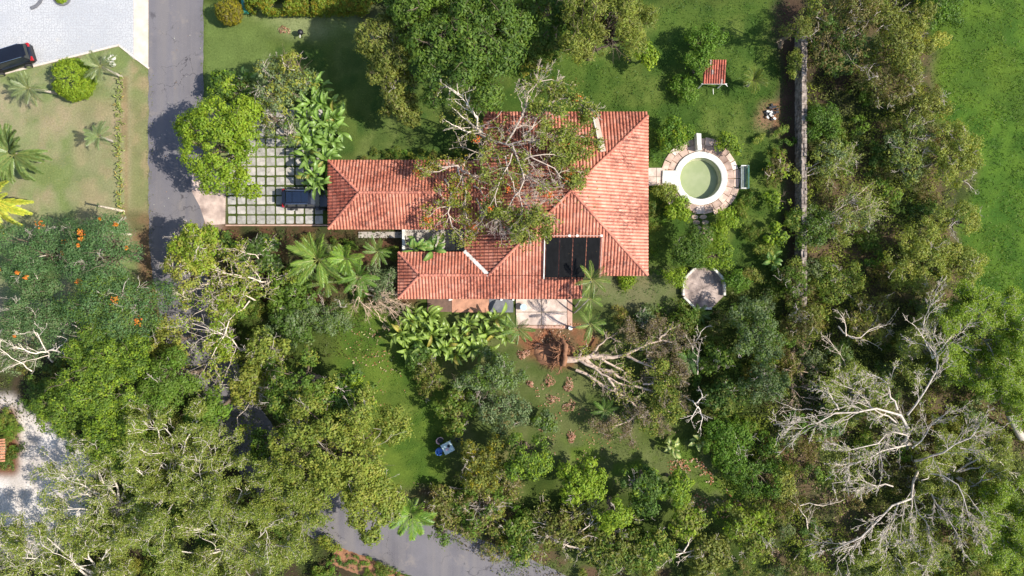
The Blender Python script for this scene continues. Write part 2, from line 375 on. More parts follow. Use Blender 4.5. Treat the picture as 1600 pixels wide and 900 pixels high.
# ------------------------------------------------------------------ leaves, twigs, tubes
def unit(a): return a/np.maximum(np.linalg.norm(a, axis=-1, keepdims=True), 1e-6)
def leaf_quads(rng, pos, nrm, L, Wd, tone, droop=.0):
    """a rhombic leaf at every pos; returns V,F,col"""
    n = len(pos); nrm = unit(nrm)
    t = unit(np.cross(nrm, rng.normal(size=(n, 3)))); b = np.cross(nrm, t)
    s = rng.uniform(.65, 1.35, (n, 1))
    l = L*s; w = Wd*s
    V = np.stack([pos-t*l*.5, pos+b*w*.5+nrm*w*.12, pos+t*l*.5, pos-b*w*.5+nrm*w*.12], 1).reshape(-1, 3)
    F = np.arange(4*n).reshape(n, 4)
    return V, F, np.repeat(tone, 4, 0)
def clumps_on(rng, lumps, dens, low=-.25, rough=.2):
    """points and outward directions over the union of ellipsoid lumps"""
    PP = []; DD = []; LI = []
    for i, (c, r) in enumerate(lumps):
        c = np.array(c); r = np.array(r)
        area = 2*math.pi*((r[0]*r[1])**.8+(r[0]*r[2])**.8+(r[1]*r[2])**.8)/2
        n = max(4, int(dens*area*2))
        d = unit(rng.normal(size=(n*2, 3))); d = d[d[:, 2] > low][:n]
        rad = 1-np.abs(rng.normal(size=(len(d), 1)))*rough+rng.normal(size=(len(d), 1))*.05
        p = c+d*r*rad
        keep = np.ones(len(p), bool)
        for j, (c2, r2) in enumerate(lumps):
            if j != i: keep &= (((p-np.array(c2))/np.array(r2))**2).sum(1) > .55
        PP.append(p[keep]); DD.append(unit(d/r)[keep]); LI.append(np.full(keep.sum(), i))
    return np.vstack(PP), np.vstack(DD), np.concatenate(LI)
LEAFK = 1.3; HUE = np.array([1.04, 1.0, .72])
PAL = {  # natural leaf colours: main, second
 'lime': ((.21, .29, .030), (.11, .185, .022)), 'mid': ((.11, .175, .030), (.06, .11, .020)),
 'dark': ((.082, .142, .030), (.042, .085, .020)), 'olive': ((.17, .19, .050), (.085, .11, .026)),
 'blue': ((.10, .175, .085), (.055, .115, .05)), 'dead': ((.20, .165, .135), (.11, .085, .07)), 'yell': ((.26, .27, .065), (.13, .165, .035)),
 'grey': ((.16, .21, .13), (.08, .125, .06)), 'brown': ((.17, .145, .07), (.10, .095, .04)),
 'green': ((.115, .205, .03), (.06, .125, .018)), 'gold': ((.26, .22, .02), (.12, .14, .015)),
 'feather': ((.225, .262, .066), (.12, .165, .04)), 'ygreen': ((.225, .26, .06), (.095, .14, .026)),
}
def tones(rng, pal, t, n, jit=.16):
    a, b = (np.array(x) for x in PAL[pal])
    c = b+(a-b)*np.clip(t, 0, 1)[:, None]
    return LEAFK*HUE*c*rng.uniform(1-jit, 1+jit, (n, 1))*(1+rng.normal(size=(n, 3))*.05)
def foliage(rng, lumps, pal, dens=2.2, nleaf=14, L=.26, Wd=.15, spread=.24, low=-.25, pal2=None, p2=.0, up=.5, rough=.2, tips=None, gaps=.345):
    spread *= .62; up *= .8
    p, d, li = clumps_on(rng, lumps, dens*1.75, low, rough*1.25)
    if gaps:
        so = rng.rand()*100; hole = noise2(p[:, 0]+p[:, 2]*.7+so, p[:, 1]-p[:, 2]*.5, .75, 7)*.6+noise2(p[:, 0]+so, p[:, 1]+p[:, 2]*.8, 1.9, 8)*.4
        k = hole > gaps; p = p[k]; d = d[k]; li = li[k]
    if tips is not None:
        p = np.vstack([p, tips]); d = np.vstack([d, np.tile([[0, 0, 1.]], (len(tips), 1))]); li = np.concatenate([li, np.zeros(len(tips), int)])
    n = len(p)
    tl = rng.rand(len(lumps))*.5
    tc = tl[li]+rng.rand(n)*.6
    second = rng.rand(n) < p2
    rep = np.repeat(np.arange(n), nleaf)
    m = len(rep)
    off = rng.normal(size=(m, 3))*spread*np.array([1, 1, .65])
    pos = p[rep]+off
    pos[:, 2] = np.maximum(pos[:, 2], .06)
    nr = d[rep]*.45+unit(off)*.75+np.array([0, 0, up])+rng.normal(size=(m, 3))*.28
    col = tones(rng, pal, tc[rep]+rng.normal(size=m)*.12, m)
    if pal2: 
        c2 = tones(rng, pal2, tc[rep], m); s = second[rep]; col[s] = c2[s]
    return leaf_quads(rng, pos, nr, L, Wd, np.clip(col, .004, .8))
K = 7
def resample(pts, k=K):
    pts = np.array(pts, float); s = np.r_[0, np.cumsum(np.linalg.norm(np.diff(pts, axis=0), axis=1))]
    t = np.linspace(0, s[-1], k); return np.stack([np.interp(t, s, pts[:, i]) for i in range(3)], 1)
def tubes(PL, RD, sides=5):
    """PL (M,k,3), RD (M,k) -> V,F"""
    M, k, _ = PL.shape
    T = unit(np.gradient(PL, axis=1)); ref = np.where(np.abs(T[..., 2:3]) > .9, np.array([1., 0, 0]), np.array([0., 0, 1.]))
    A = unit(np.cross(T, ref)); B = np.cross(T, A)
    an = np.arange(sides)*2*math.pi/sides
    V = PL[:, :, None]+RD[:, :, None, None]*(A[:, :, None]*np.cos(an)[:, None]+B[:, :, None]*np.sin(an)[:, None])
    b = (np.arange(M)*k*sides)[:, None, None]; r = (np.arange(k-1)*sides)[None, :, None]; s = np.arange(sides)[None, None, :]; s2 = (s+1) % sides
    F = np.stack([b+r+s, b+r+s2, b+r+sides+s2, b+r+sides+s], -1).reshape(-1, 4)
    return V.reshape(-1, 3), F
def grow(rng, roots, r0, levels=3, nch=(5, 4, 3), ratio=.5, spread=.75, flat=.6, lift=.1, wob=.055, t0=.2, rr=.45, zmin=.05):
    """branching: list of (PL,RD) per level"""
    PL = np.stack([resample(p) for p in roots]); M = len(PL)
    seg = np.linalg.norm(PL[:, 0]-PL[:, -1], axis=1)
    PL[:, 1:-1] += rng.normal(size=(M, K-2, 3))*(seg*.02)[:, None, None]
    RD = np.array(r0)[:, None]*np.linspace(1, .35, K)[None]
    out = [(PL, RD)]
    for lv in range(levels):
        M = len(PL); n = nch[min(lv, len(nch)-1)]
        idx = np.repeat(np.arange(M), n); t = rng.uniform(t0, 1, M*n); t[::n] = 1.0
        f = t*(K-1); i0 = np.minimum(f.astype(int), K-2); fr = (f-i0)[:, None]
        p = PL[idx, i0]*(1-fr)+PL[idx, i0+1]*fr; tg = unit(PL[idx, i0+1]-PL[idx, i0])
        plen = np.linalg.norm(np.diff(PL, axis=1), axis=2).sum(1)[idx]
        d = unit(tg+rng.normal(size=(M*n, 3))*spread*np.array([1, 1, flat])+np.array([0, 0, lift]))
        ln = plen*ratio*rng.uniform(.5, 1.2, M*n)*(1.15-.5*t)
        rb = (RD[idx, i0]*(1-fr[:, 0])+RD[idx, i0+1]*fr[:, 0])*rng.uniform(rr, rr+.25, M*n)
        s = np.linspace(0, 1, K)[None, :, None]
        NP = p[:, None]+d[:, None]*ln[:, None, None]*s
        w = np.cumsum(rng.normal(size=(M*n, K, 3)), axis=1)*(ln*wob)[:, None, None]*.5; w[:, 0] = 0
        NP = NP+w; NP[..., 2] = np.maximum(NP[..., 2], zmin)
        PL = NP; RD = np.maximum(rb[:, None]*np.linspace(1, .3, K)[None], .006); out.append((PL, RD))
    return out
def wood(name, levels, mat, parent, tint=None, sides=(7, 5, 4, 3), minr=.0):
    Vs = []; Fs = []; o = 0
    for i, (PL, RD) in enumerate(levels):
        V, F = tubes(PL, np.maximum(RD, minr), sides[min(i, len(sides)-1)]); Vs.append(V); Fs.append(F+o); o += len(V)
    ob = mesh_np(name, np.vstack(Vs), np.vstack(Fs), mat, None, parent, smooth=True)
    if tint: ob.color = (*tint, 1)
    return ob
def merge(parts):
    Vs = []; Fs = []; Cs = []; o = 0
    for V, F, Cc in parts: Vs.append(V); Fs.append(F+o); Cs.append(Cc); o += len(V)
    return np.vstack(Vs), np.vstack(Fs), np.vstack(Cs)
def make_lumps(rng, c, rx, ry, H, n, thick=.5, size=.42):
    """rounded masses filling a domed crown of half widths rx, ry, top at H"""
    L = []; rz = min(H*.42, (rx+ry)*.5*thick)
    L.append(((c[0], c[1], H-rz*1.25), (rx*.52, ry*.52, rz)))
    for i in range(n):
        a = i*2.399963+rng.uniform(-.6, .6); q = math.sqrt((i+.6)/n)*rng.uniform(.62, .88)
        s = size*rng.uniform(.45, 1.15)
        r = max(.5, s*min(rx, ry))
        L.append(((c[0]+q*rx*math.cos(a), c[1]+q*ry*math.sin(a), max(r*.6, H-r*.8-(q**2)*H*.33*rng.uniform(.2, 1.5)-rng.rand()*.08*H)), (r, r, r*rng.uniform(.6, .9))))
    return L
TREE_N = [0]
def tree(px, py, r, H, pal, label, ay=1.0, name='tree', cat='tree', lumps=9, size=.42, twigs=0, group=None, bark=None, flowers=0, tcol=(1, 1, 1), trunk=True, **kw):
    """leafy tree: seen crown centre px,py and half width r in photo pixels, height H in metres"""
    TREE_N[0] += 1; rng = np.random.RandomState(1000+TREE_N[0]*7)
    if px > 1262: H *= .74
    zc = H*.62; c = P(px, py, zc); rm = r/16*(CAMH-zc)/CAMH
    t = thing(name, label, cat, (c[0], c[1], 0), group=group)
    Lm = make_lumps(rng, c, rm, rm*ay, H, lumps, size=size)
    V, F, Cc = foliage(rng, Lm, pal, **kw)
    ob = mesh_np('crown', V, F, LEAF, Cc, t)
    if trunk:
        top = np.array([c[0], c[1], H*.45]); tr = .05+H*.022
        roots = [[(c[0]+rng.normal()*.2, c[1]+rng.normal()*.2, 0), (c[0]+rng.normal()*.15, c[1], H*.22), tuple(top)]]; rad = [tr*1.3]
        for (lc, lr) in Lm[1:]:
            e = np.array(lc)+np.array([0, 0, lr[2]*.2]); m = (top+e)/2-np.array([0, 0, .15*H*.2])
            roots.append([tuple(top-np.array([0, 0, H*.1*rng.rand()])), tuple(m), tuple(e)]); rad.append(tr*.45)
        lv = grow(rng, roots, rad, 2, (4, 3), .45, .7, .7, .25)
        wood('trunk', lv, bark or DBARK, t, tcol, (7, 4, 3))
    if twigs:
        rts = []; rd = []
        for i in range(twigs):
            lc, lr = Lm[rng.randint(len(Lm))]; d = unit(rng.normal(size=3)*np.array([1, 1, .3])+np.array([0, 0, .6]))
            a = np.array(lc)-d*.2; b = np.array(lc)+d*np.array(lr)*rng.uniform(1.05, 1.5)
            rts.append([tuple(a), tuple((a+b)/2+rng.normal(size=3)*.2), tuple(b)]); rd.append(rng.uniform(.025, .055))
        nb_ = wood('bare_branches', grow(rng, rts, rd, 2, (4, 3), .5, .8, .5, .15), BARK, t, (1.3, 1.26, 1.25), (5, 3, 3), .011); nb_['kind'] = 'stuff'
    if flowers:
        p, d, li = clumps_on(rng, Lm, .2, .55, .03); sel = rng.permutation(len(p))[:flowers]; p = p[sel]
        rep = np.repeat(np.arange(len(p)), 26); m = len(rep)
        pos = p[rep]+rng.normal(size=(m, 3))*np.array([.17, .17, .1])*rng.uniform(.3, 1.1, (len(p), 1))[rep]+np.array([0, 0, .25])
        col = np.array([.52, .12, .02])*rng.uniform(.6, 1.25, (m, 1))*np.array([1, 1, 1])+rng.uniform(0, .12, (m, 1))*np.array([0, 1, 0])
        V, F, Cc = leaf_quads(rng, pos, np.tile([[0, 0, 1.]], (m, 1))+rng.normal(size=(m, 3))*.4, .16, .13, col)
        fo = mesh_np('blossom', V, F, PETAL, Cc, t); fo['label'] = 'orange red flower clusters'
    return t
def feather_tree(px, py, r, H, label, pal='feather', ay=1.0, name='tree', nroot=9, nleaf=13, tint=(1.35, 1.35, 1.35), levels=3, L=.15, Wd=.075, spread=.17, base=None, dens=(6, 5, 4), r0=.11, keep=1.0, trunk_r=.35, group=None, dirs=None, cat='tree'):
    """open crown of pale branches with leaf sprays at the twig ends; limbs fan out from the trunk"""
    TREE_N[0] += 1; rng = np.random.RandomState(1000+TREE_N[0]*7)
    zc = H*.7; c = P(px, py, zc); rm = r/16*(CAMH-zc)/CAMH
    b = P(*base) if base else (c[0], c[1], 0)
    t = thing(name, label, cat, (b[0], b[1], 0), group=group)
    fork = np.array([(b[0]*.6+c[0]*.4), (b[1]*.6+c[1]*.4), H*.4])
    roots = [[(b[0], b[1], 0), (b[0]*.85+c[0]*.15, b[1]*.85+c[1]*.15, H*.2), tuple(fork)]]; rd = [trunk_r]
    for i in range(nroot):
        a = 2*math.pi*(i+rng.uniform(-.35, .35))/nroot; q = rng.uniform(.55, .8)
        e = np.array([c[0]+math.cos(a)*rm*q, c[1]+math.sin(a)*rm*ay*q, H*rng.uniform(.72, .95)])
        m = fork*.5+e*.5+np.array([rng.normal()*.5, rng.normal()*.5, H*.05]); roots.append([tuple(fork), tuple(m), tuple(e)]); rd.append(r0)
    lv = grow(rng, roots, rd, levels, dens, .46, .75, .35, .12, .13)
    # (sub-branching of the trunk itself is kept high)
    wood('trunk', lv[:1], BARK, t, tint, (8,))
    wood('branches', lv[1:], BARK, t, tuple(x*1.15 for x in tint), (5, 4, 3, 3), .014)['kind'] = 'stuff'
    tips = np.vstack([lv[-1][0][:, 3], lv[-1][0][:, -1], lv[-2][0][:, -1]]); tips = tips[rng.rand(len(tips)) < keep]
    tips = tips[tips[:, 2] > H*.35]
    n = len(tips); rep = np.repeat(np.arange(n), nleaf); m = len(rep); off = rng.normal(size=(m, 3))*spread*np.array([1.15, 1.15, .5])-np.array([0, 0, .14])
    tc = rng.rand(n)[rep]+rng.normal(size=m)*.15
    V, F, Cc = leaf_quads(rng, tips[rep]+off, np.array([0, 0, 1.])+rng.normal(size=(m, 3))*.55, L, Wd, np.clip(tones(rng, pal, tc, m), .004, .8))
    mesh_np('crown', V, F, LEAF, Cc, t)
    return t
# ------------------------------------------------------------------ the house
PITCH = .46; APEX = (5.2, 8.57, 6.65)
house = thing('house', 'sprawling single storey house under hipped red clay tile roofs', 'house', (2.0, 5.0, 0))
def prof_tile(m, cx, cy, cz, dx, dy, ax, ay, rng, dzds):
    pass
def roof_slope(polys, down, zfun, seed, extra=None):
    """polys: convex plan pieces; down: unit plan vector running downhill; zfun(x,y) the plane"""
    rng = np.random.RandomState(seed)
    # boards under the tiles
    m = MB()
    for pl in polys:
        n = len(pl); vt = [(x, y, zfun(x, y)-.02) for x, y in pl]; vb = [(x, y, zfun(x, y)-.16) for x, y in pl]
        m.add(vt+vb, [tuple(range(n)), tuple(range(2*n-1, n-1, -1))]+[(i, i+n, (i+1) % n+n, (i+1) % n) for i in range(n)])
    slope = m.build('roof_slope', DKRED, house)
    bm = bmesh.new(); lay = bm.verts.layers.float_color.new('Col')
    d = np.array(down, float); a = np.array((-d[1], d[0])); CW, RL, RAD = .30, .42, .115
    for pl in polys:
        pts = np.array(pl); u = pts@a; v = pts@d
        b2 = bmesh.new(); l2 = b2.verts.layers.float_color.new('Col')
        for ci in range(int(math.floor(u.min()/CW))-1, int(math.ceil(u.max()/CW))+1):
            uc = (ci+.5)*CW
            for ri in range(int(math.floor(v.min()/RL))-1, int(math.ceil(v.max()/RL))+1):
                v0 = ri*RL; v1 = v0+RL+.03
                # cheap reject
                cx, cy = a*uc+d*(v0+RL/2)
                h = (ci*7919+ri*104729+seed*31) % 1000/1000.0; h2 = (ci*3571+seed*17) % 97/97.0*.6+(ci*3571+ri*7907+seed*17) % 997/997.0*.4
                base = np.array([.55, .195, .115])*(1-.0*h)
                t = h*h
                base = base*(.86+.26*h2)+np.array([.12, .11, .09])*(t)*t
                if seed == 1: base = base*1.08+np.array([.03, .075, .065])      # east slope's stronger sunlight painted into its tile colour
                if seed == 7: base = base*np.array([.82, .62, .62])  # shade of the west-facing hip end painted into its tiles
                if h > .96: base = base*.65
                vs = []
                ju = (h2-.5)*.02
                for vv, rr_, lift in ((v0, RAD*.88, .0), (v1, RAD, .028)):
                    for k in range(5):
                        an = math.pi*(k/4); uu = uc+ju+math.cos(an)*rr_; zz = math.sin(an)*rr_*.95+lift
                        x, y = a*uu+d*vv; vs.append(b2.verts.new((x, y, zfun(x, y)+zz-.015)))
                for w in vs: w[l2] = (*base, 1)
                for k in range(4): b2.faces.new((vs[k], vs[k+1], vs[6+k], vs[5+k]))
                # pan tile between two covers, the shade there painted in as darker colour
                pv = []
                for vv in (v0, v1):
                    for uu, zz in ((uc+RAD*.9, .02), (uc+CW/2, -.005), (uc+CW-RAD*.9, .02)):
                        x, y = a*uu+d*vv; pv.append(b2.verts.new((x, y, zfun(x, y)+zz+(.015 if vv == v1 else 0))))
                pc = np.array([.25, .075, .05])*(.7+.5*h)*(1.7 if seed == 1 else 1)  # east slope's pans coloured brighter too, as if sunlit
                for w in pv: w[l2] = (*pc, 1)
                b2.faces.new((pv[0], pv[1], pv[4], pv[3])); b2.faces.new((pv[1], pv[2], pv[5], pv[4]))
        cen = pts.mean(0)
        for i in range(len(pl)):
            p0 = pts[i]; p1 = pts[(i+1) % len(pl)]; e = p1-p0
            if np.hypot(*e) < 1e-4: continue
            nrm = np.array((e[1], -e[0]))/np.hypot(*e)
            if (cen-p0)@nrm > 0: nrm = -nrm
            eave = abs(nrm@d-1) < .02
            off = .07 if eave else 0.0
            bmesh.ops.bisect_plane(b2, geom=b2.verts[:]+b2.edges[:]+b2.faces[:], plane_co=(p0[0]+nrm[0]*off, p0[1]+nrm[1]*off, 0), plane_no=(nrm[0], nrm[1], 0), clear_outer=True)
        me = bpy.data.meshes.new('tmp'); b2.to_mesh(me); b2.free(); bm.from_mesh(me); bpy.data.meshes.remove(me)
    bmesh.ops.translate(bm, verts=bm.verts, vec=(-2.0, -5.0, 0))
    for f in bm.faces: f.smooth = False
    me = bpy.data.meshes.new('roof_tiles'); bm.to_mesh(me); bm.free(); me.materials.append(TILE)
    o = link('roof_tiles', me, slope); o['kind'] = 'stuff'
    return slope
def zE(x, y): return APEX[2]-PITCH*(x-APEX[0])
def zN(x, y): return APEX[2]-PITCH*(y-APEX[1])
def zS(x, y): return APEX[2]-PITCH*(APEX[1]-y)
def zW(x, y): return APEX[2]-PITCH*(APEX[0]-x)
A = APEX[:2]; NE = (12.98, 16.35); SE = (12.58, 1.19); NW = (-2.58, 16.35); J = (-2.18, 1.19)
NE = (12.6, 15.97); NE2 = (12.6, 16.35)
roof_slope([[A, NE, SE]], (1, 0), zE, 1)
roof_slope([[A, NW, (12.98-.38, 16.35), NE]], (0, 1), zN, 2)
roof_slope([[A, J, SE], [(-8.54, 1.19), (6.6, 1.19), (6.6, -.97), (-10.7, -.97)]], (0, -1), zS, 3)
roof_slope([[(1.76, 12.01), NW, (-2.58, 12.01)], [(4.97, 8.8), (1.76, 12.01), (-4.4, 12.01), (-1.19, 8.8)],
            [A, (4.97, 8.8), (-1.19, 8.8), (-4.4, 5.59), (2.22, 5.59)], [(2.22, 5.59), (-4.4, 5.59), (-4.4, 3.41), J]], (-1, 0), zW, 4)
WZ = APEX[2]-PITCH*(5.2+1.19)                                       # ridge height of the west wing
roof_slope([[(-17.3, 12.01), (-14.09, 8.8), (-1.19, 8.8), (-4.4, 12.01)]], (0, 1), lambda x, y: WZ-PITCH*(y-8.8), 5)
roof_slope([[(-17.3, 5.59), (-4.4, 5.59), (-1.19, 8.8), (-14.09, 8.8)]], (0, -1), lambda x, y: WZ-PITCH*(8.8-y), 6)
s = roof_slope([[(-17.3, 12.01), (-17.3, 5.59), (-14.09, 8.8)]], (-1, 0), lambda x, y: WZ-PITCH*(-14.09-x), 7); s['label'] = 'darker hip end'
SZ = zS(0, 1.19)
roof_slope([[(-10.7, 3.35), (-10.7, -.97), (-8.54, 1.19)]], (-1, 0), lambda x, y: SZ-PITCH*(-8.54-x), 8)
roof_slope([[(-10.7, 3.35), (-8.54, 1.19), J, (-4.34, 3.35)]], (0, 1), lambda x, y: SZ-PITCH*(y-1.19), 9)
def caps(p0, p1, mat=None, r=.14, seed=0, name='ridge_cap'):
    p0 = Vector(p0); p1 = Vector(p1); d = p1-p0; n = max(1, int(d.length/.42)); d.normalize()
    sd = d.cross(Vector((0, 0, 1))).normalized(); up = sd.cross(d); V = []; F = []; Cc = []; rr = random.Random(seed)
    for i in range(n):
        a = p0+d*(i*.42); b = a+d*.46; c = np.array([.56, .20, .13])*rr.uniform(.75, 1.1)
        for q, rad, lf in ((a, r, .03), (b, r*.86, 0)):
            for k in range(6):
                an = math.pi*k/5; v = q+sd*(math.cos(an)*rad)+up*(math.sin(an)*rad*.8+lf); V.append(tuple(v)); Cc.append(c)
        o = i*12
        for k in range(5): F.append((o+k, o+k+1, o+7+k, o+6+k))
    ob = mesh_np(name, V, F, mat or TILE, np.array(Cc), house, True); ob['kind'] = 'stuff'; return ob
up = .04
A3 = (5.2, 8.57, APEX[2]+up)
caps((12.6, 15.97, zE(12.6, 0)+up), A3, seed=1); caps((12.58, 1.19, zE(12.58, 0)+up), A3, seed=2)
caps((-2.58, 16.35, zN(0, 16.35)+up), A3, seed=3); caps((J[0], J[1], SZ+up), A3, seed=4)
caps((-17.3, 12.01, WZ-PITCH*3.21+up), (-14.09, 8.8, WZ+up), seed=5); caps((-17.3, 5.59, WZ-PITCH*3.21+up), (-14.09, 8.8, WZ+up), seed=6)
caps((-14.09, 8.8, WZ+up), (-1.2, 8.8, WZ+up), seed=7); caps((-8.54, 1.19, SZ+up), (J[0], J[1], SZ+up), seed=8)
caps((-10.7, 3.35, SZ-PITCH*2.16+up), (-8.54, 1.19, SZ+up), seed=9); caps((-10.7, -.97, SZ-PITCH*2.16+up), (-8.54, 1.19, SZ+up), seed=10)
# white valley flashing between the south wing and the west slope
m = MB(); a = Vector((-4.5, 3.5, SZ-PITCH*2.3+.10)); b = Vector((J[0], J[1], SZ+.13)); m.bar(a, b, .34, .05)
v = m.build('valley_flashing', WHITE, house); v['label'] = 'white painted valley flashing'
m = MB(); m.bar((P(930, 186, 3.2)[0], 15.7, zN(0, 15.7)+.16), (P(936, 186, 3.2)[0]+.15, 12.3, zN(0, 12.3)+.16), .46, .1)
fl = m.build('roof_flashing', plain('beige_flashing', (.52, .42, .33), .8, .12, 2), house)
m = MB(); m.bar((P(926, 186, 3.2)[0], 15.7, zN(0, 15.7)+.16), (P(932, 186, 3.2)[0]+.15, 12.3, zN(0, 12.3)+.16), .08, .2)
m.build('roof_flashing_upstand', WHITE, house)
# walls (set back under the eaves), doors and windows
def wall(x0, y0, x1, y1, h=2.25, t=.2):
    m = MB()
    if x0 == x1: m.box(x0-t/2, y0, 0, x0+t/2, y1, h)
    else: m.box(x0, y0-t/2, 0, x1, y0+t/2, h)
    return m.build('wall', PLASTER, house)
E1, N1, S1 = 11.9, 15.6, 1.9
wall(E1, 1.9, E1, 15.6, 2.75); wall(-2.0, N1, 11.8, N1, 2.75); wall(6.7, 1.9, 11.8, 1.9, 2.7)
wall(-9.9, .2, 6.4, .2, 2.3); wall(-10.0, .3, -10.0, 2.7); wall(-9.9, 2.7, -4.0, 2.7); wall(-3.8, 2.8, -3.8, 6.2)
wall(-16.6, 6.3, -3.9, 6.3); wall(-16.7, 6.2, -16.7, 11.4, 2.1); wall(-16.6, 11.3, -2.1, 11.3); wall(-2.0, 11.4, -2.0, 15.5, 2.7); wall(6.5, .3, 6.5, 1.8, 2.3)
def opening(x, y, w, z0, z1, axis, kind='window'):
    t = .13
    def b(m, u0, u1, za, zb, th):
        if axis == 'x': m.box(x+u0, y-th, za, x+u1, y+th, zb)
        else: m.box(x-th, y+u0, za, x+th, y+u1, zb)
    m = MB(); f = .07
    b(m, -w/2-f, -w/2, z0, z1, t); b(m, w/2, w/2+f, z0, z1, t); b(m, -w/2-f, w/2+f, z1, z1+f, t)
    if kind == 'window': b(m, -w/2-f, w/2+f, z0-f, z0, t+.04)
    fr = m.build(kind, WOOD if kind == 'door' else WHITE, house)
    m = MB(); b(m, -w/2, w/2, z0, z1, t-.02); m.build('leaf' if kind == 'door' else 'pane', WOOD if kind == 'door' else GLASSD, fr)
for yy in (4, 7, 12.5): opening(E1, yy, 1.5, .9, 2.1, 'y')
opening(E1, 9.9, 1.1, 0.05, 2.1, 'y', 'door')
for xx in (1, 5, 9): opening(xx, N1, 1.4, .9, 2.1, 'x')
for xx in (-8.6, -6.4, 4.6): opening(xx, .2, 1.3, .8, 2.0, 'x')
opening(1.9, .2, 1.8, .05, 2.1, 'x', 'door'); opening(-1.6, .2, 1.2, .05, 2.1, 'x', 'door')
for xx in (-14, -11): opening(xx, 6.3, 1.3, .9, 2.0, 'x')
opening(-8, 6.3, 1.0, .05, 2.05, 'x', 'door')
for xx in (-14, -10, -7): opening(xx, 11.3, 1.3, .9, 2.0, 'x')
# courtyard and patios
def slabs(px0, py0, px1, py1, nx, ny, z0, z1, name, mat, parent, gap=.03, seed=1, tint=.12):
    x0, y0, _ = P(px0, py1); x1, y1, _ = P(px1, py0); rr = random.Random(seed)
    w = (x1-x0)/nx; h = (y1-y0)/ny
    for i in range(nx):
        for j in range(ny):
            cx = x0+(i+.5)*w; cy = y0+(j+.5)*h
            me = MB().box(cx-w/2+gap/2, cy-h/2+gap/2, z0, cx+w/2-gap/2, cy+h/2-gap/2, z1+rr.uniform(-.008, .008))
            o = me.build(name, mat, parent)
patio = thing('patio', 'pale pink concrete patio of square slabs below the south eave', 'patio', P(850, 490))
PAT = plain('patio_concrete', (.50, .40, .34), .9, .22, 1.1, dark=(.32, .25, .21))
PATB = plain('patio_border', (.42, .26, .20), .9, .2, 1.5)
slabs(806, 467, 886, 508, 2, 2, 0.0, .12, 'slab', PAT, patio, .05, 2)
x0, y0, _ = P(886, 510); x1, y1, _ = P(894, 466)
MB().box(x0+.03, y0, 0, x1, y1, .11).build('border', PATB, patio)
x0, y0, _ = P(803, 513); x1, y1, _ = P(886, 508.5)
MB().box(x0, y0, 0, x1, y1, .11).build('border', PATB, patio)
por = thing('veranda', 'narrow brown tiled veranda floor with dark blue mat beneath the eave', 'veranda', P(745, 478))
x0, y0, _ = P(668, 488); x1, y1, _ = P(802, 462)
MB().box(x0, y0+.05, 0, P(706, 0)[0], y1+.6, .10).build('floor', plain('dark_floor', (.12, .07, .05), .7, .3, 2), por)
MB().box(P(706, 0)[0]+.02, y0, 0, P(764, 0)[0], y1+.6, .14).build('floor', plain('brown_tile_floor', (.38, .19, .12), .75, .3, 1.5), por)
MB().box(P(764, 0)[0]+.02, y0, 0, x1, y1+.6, .12).build('floor', plain('slate_floor', (.06, .065, .08), .5, .5, 1.2, dark=(.16, .16, .17)), por)
for px in (706, 784, 802):
    MB().box(P(px, 0)[0]-.09, -1.05-.09-.05, .14, P(px, 0)[0]+.09, -.92, 2.2).build('post', WHITE, por)
court = thing('courtyard', 'small pale stone courtyard between the two west wings', 'courtyard', P(665, 375))
slabs(560, 362, 630, 372, 5, 1, 0, .08, 'slab', CONC, court, .04, 5)
slabs(632, 358, 728, 392, 6, 2, 0, .10, 'slab', CONC, court, .04, 6)
MB().box(*P(631, 392)[:2], 0, P(635, 0)[0], P(0, 360)[1], 1.0).build('low_wall', WHITE, court)
# solar pool heater on the south slope
sh = thing('solar_heater', 'four black solar heating panels in a pipe frame on the roof', 'solar heater', (P(893, 0, 4)[0], 3.2, 3.6))
def zs_(y, h=.17): return zS(0, y)+h
ya, yb = P(0, 372, 4.3)[1], P(0, 434, 3.3)[1]
for i, (a, b) in enumerate(((852.6, 872.4), (874, 893.3), (895, 914.4), (916, 935.5))):
    xa, xb = P(a, 0, 3.8)[0], P(b, 0, 3.8)[0]
    m = MB(); vs = [(xa, yb, zs_(yb)), (xb, yb, zs_(yb)), (xb, ya, zs_(ya)), (xa, ya, zs_(ya))]
    m.add([(x, y, z-.03) for x, y, z in vs]+vs, [(3, 2, 1, 0), (4, 5, 6, 7), (0, 1, 5, 4), (1, 2, 6, 5), (2, 3, 7, 6), (3, 0, 4, 7)])
    p_ = m.build('panel', BLACKP, sh)
    r_ = MB()
    n = 10
    for q in range(1, n):
        xx = xa+(xb-xa)*q/n; r_.bar((xx, yb+.05, zs_(yb+.05, .18)), (xx, ya-.05, zs_(ya-.05, .18)), .02, .02)
    o = r_.build('panel_ribs', BLACKP, p_); o['kind'] = 'stuff'
xa, xb = P(851, 0, 3.8)[0], P(937, 0, 3.8)[0]
pm = plain('red_brown_pipe', (.40, .24, .19), .7, .15, 2)
for q, (a, b, mt) in enumerate((((xa, ya+.15, zs_(ya+.15, .22)), (xb+.1, ya+.15, zs_(ya+.15, .22)), pm), ((xa-.05, yb-.1, zs_(yb-.1, .22)), (xa-.05, ya+.2, zs_(ya+.2, .22)), WHITE),
                         ((xa, yb-.12, zs_(yb-.12, .22)), (xb, yb-.12, zs_(yb-.12, .22)), BLACKP), ((xb+.08, yb, zs_(yb, .22)), (xb+.08, ya, zs_(ya, .22)), pm))):
    MB().bar(a, b, .09).build('pipe', mt, sh)
m = MB()
for x in (xa, P(888, 0, 3.8)[0], P(900, 0, 3.8)[0], xb): m.box(x-.1, ya+.05, zs_(ya, .2), x+.1, ya+.25, zs_(ya, .34))
m.build('pipe_joints', WHITE, sh)

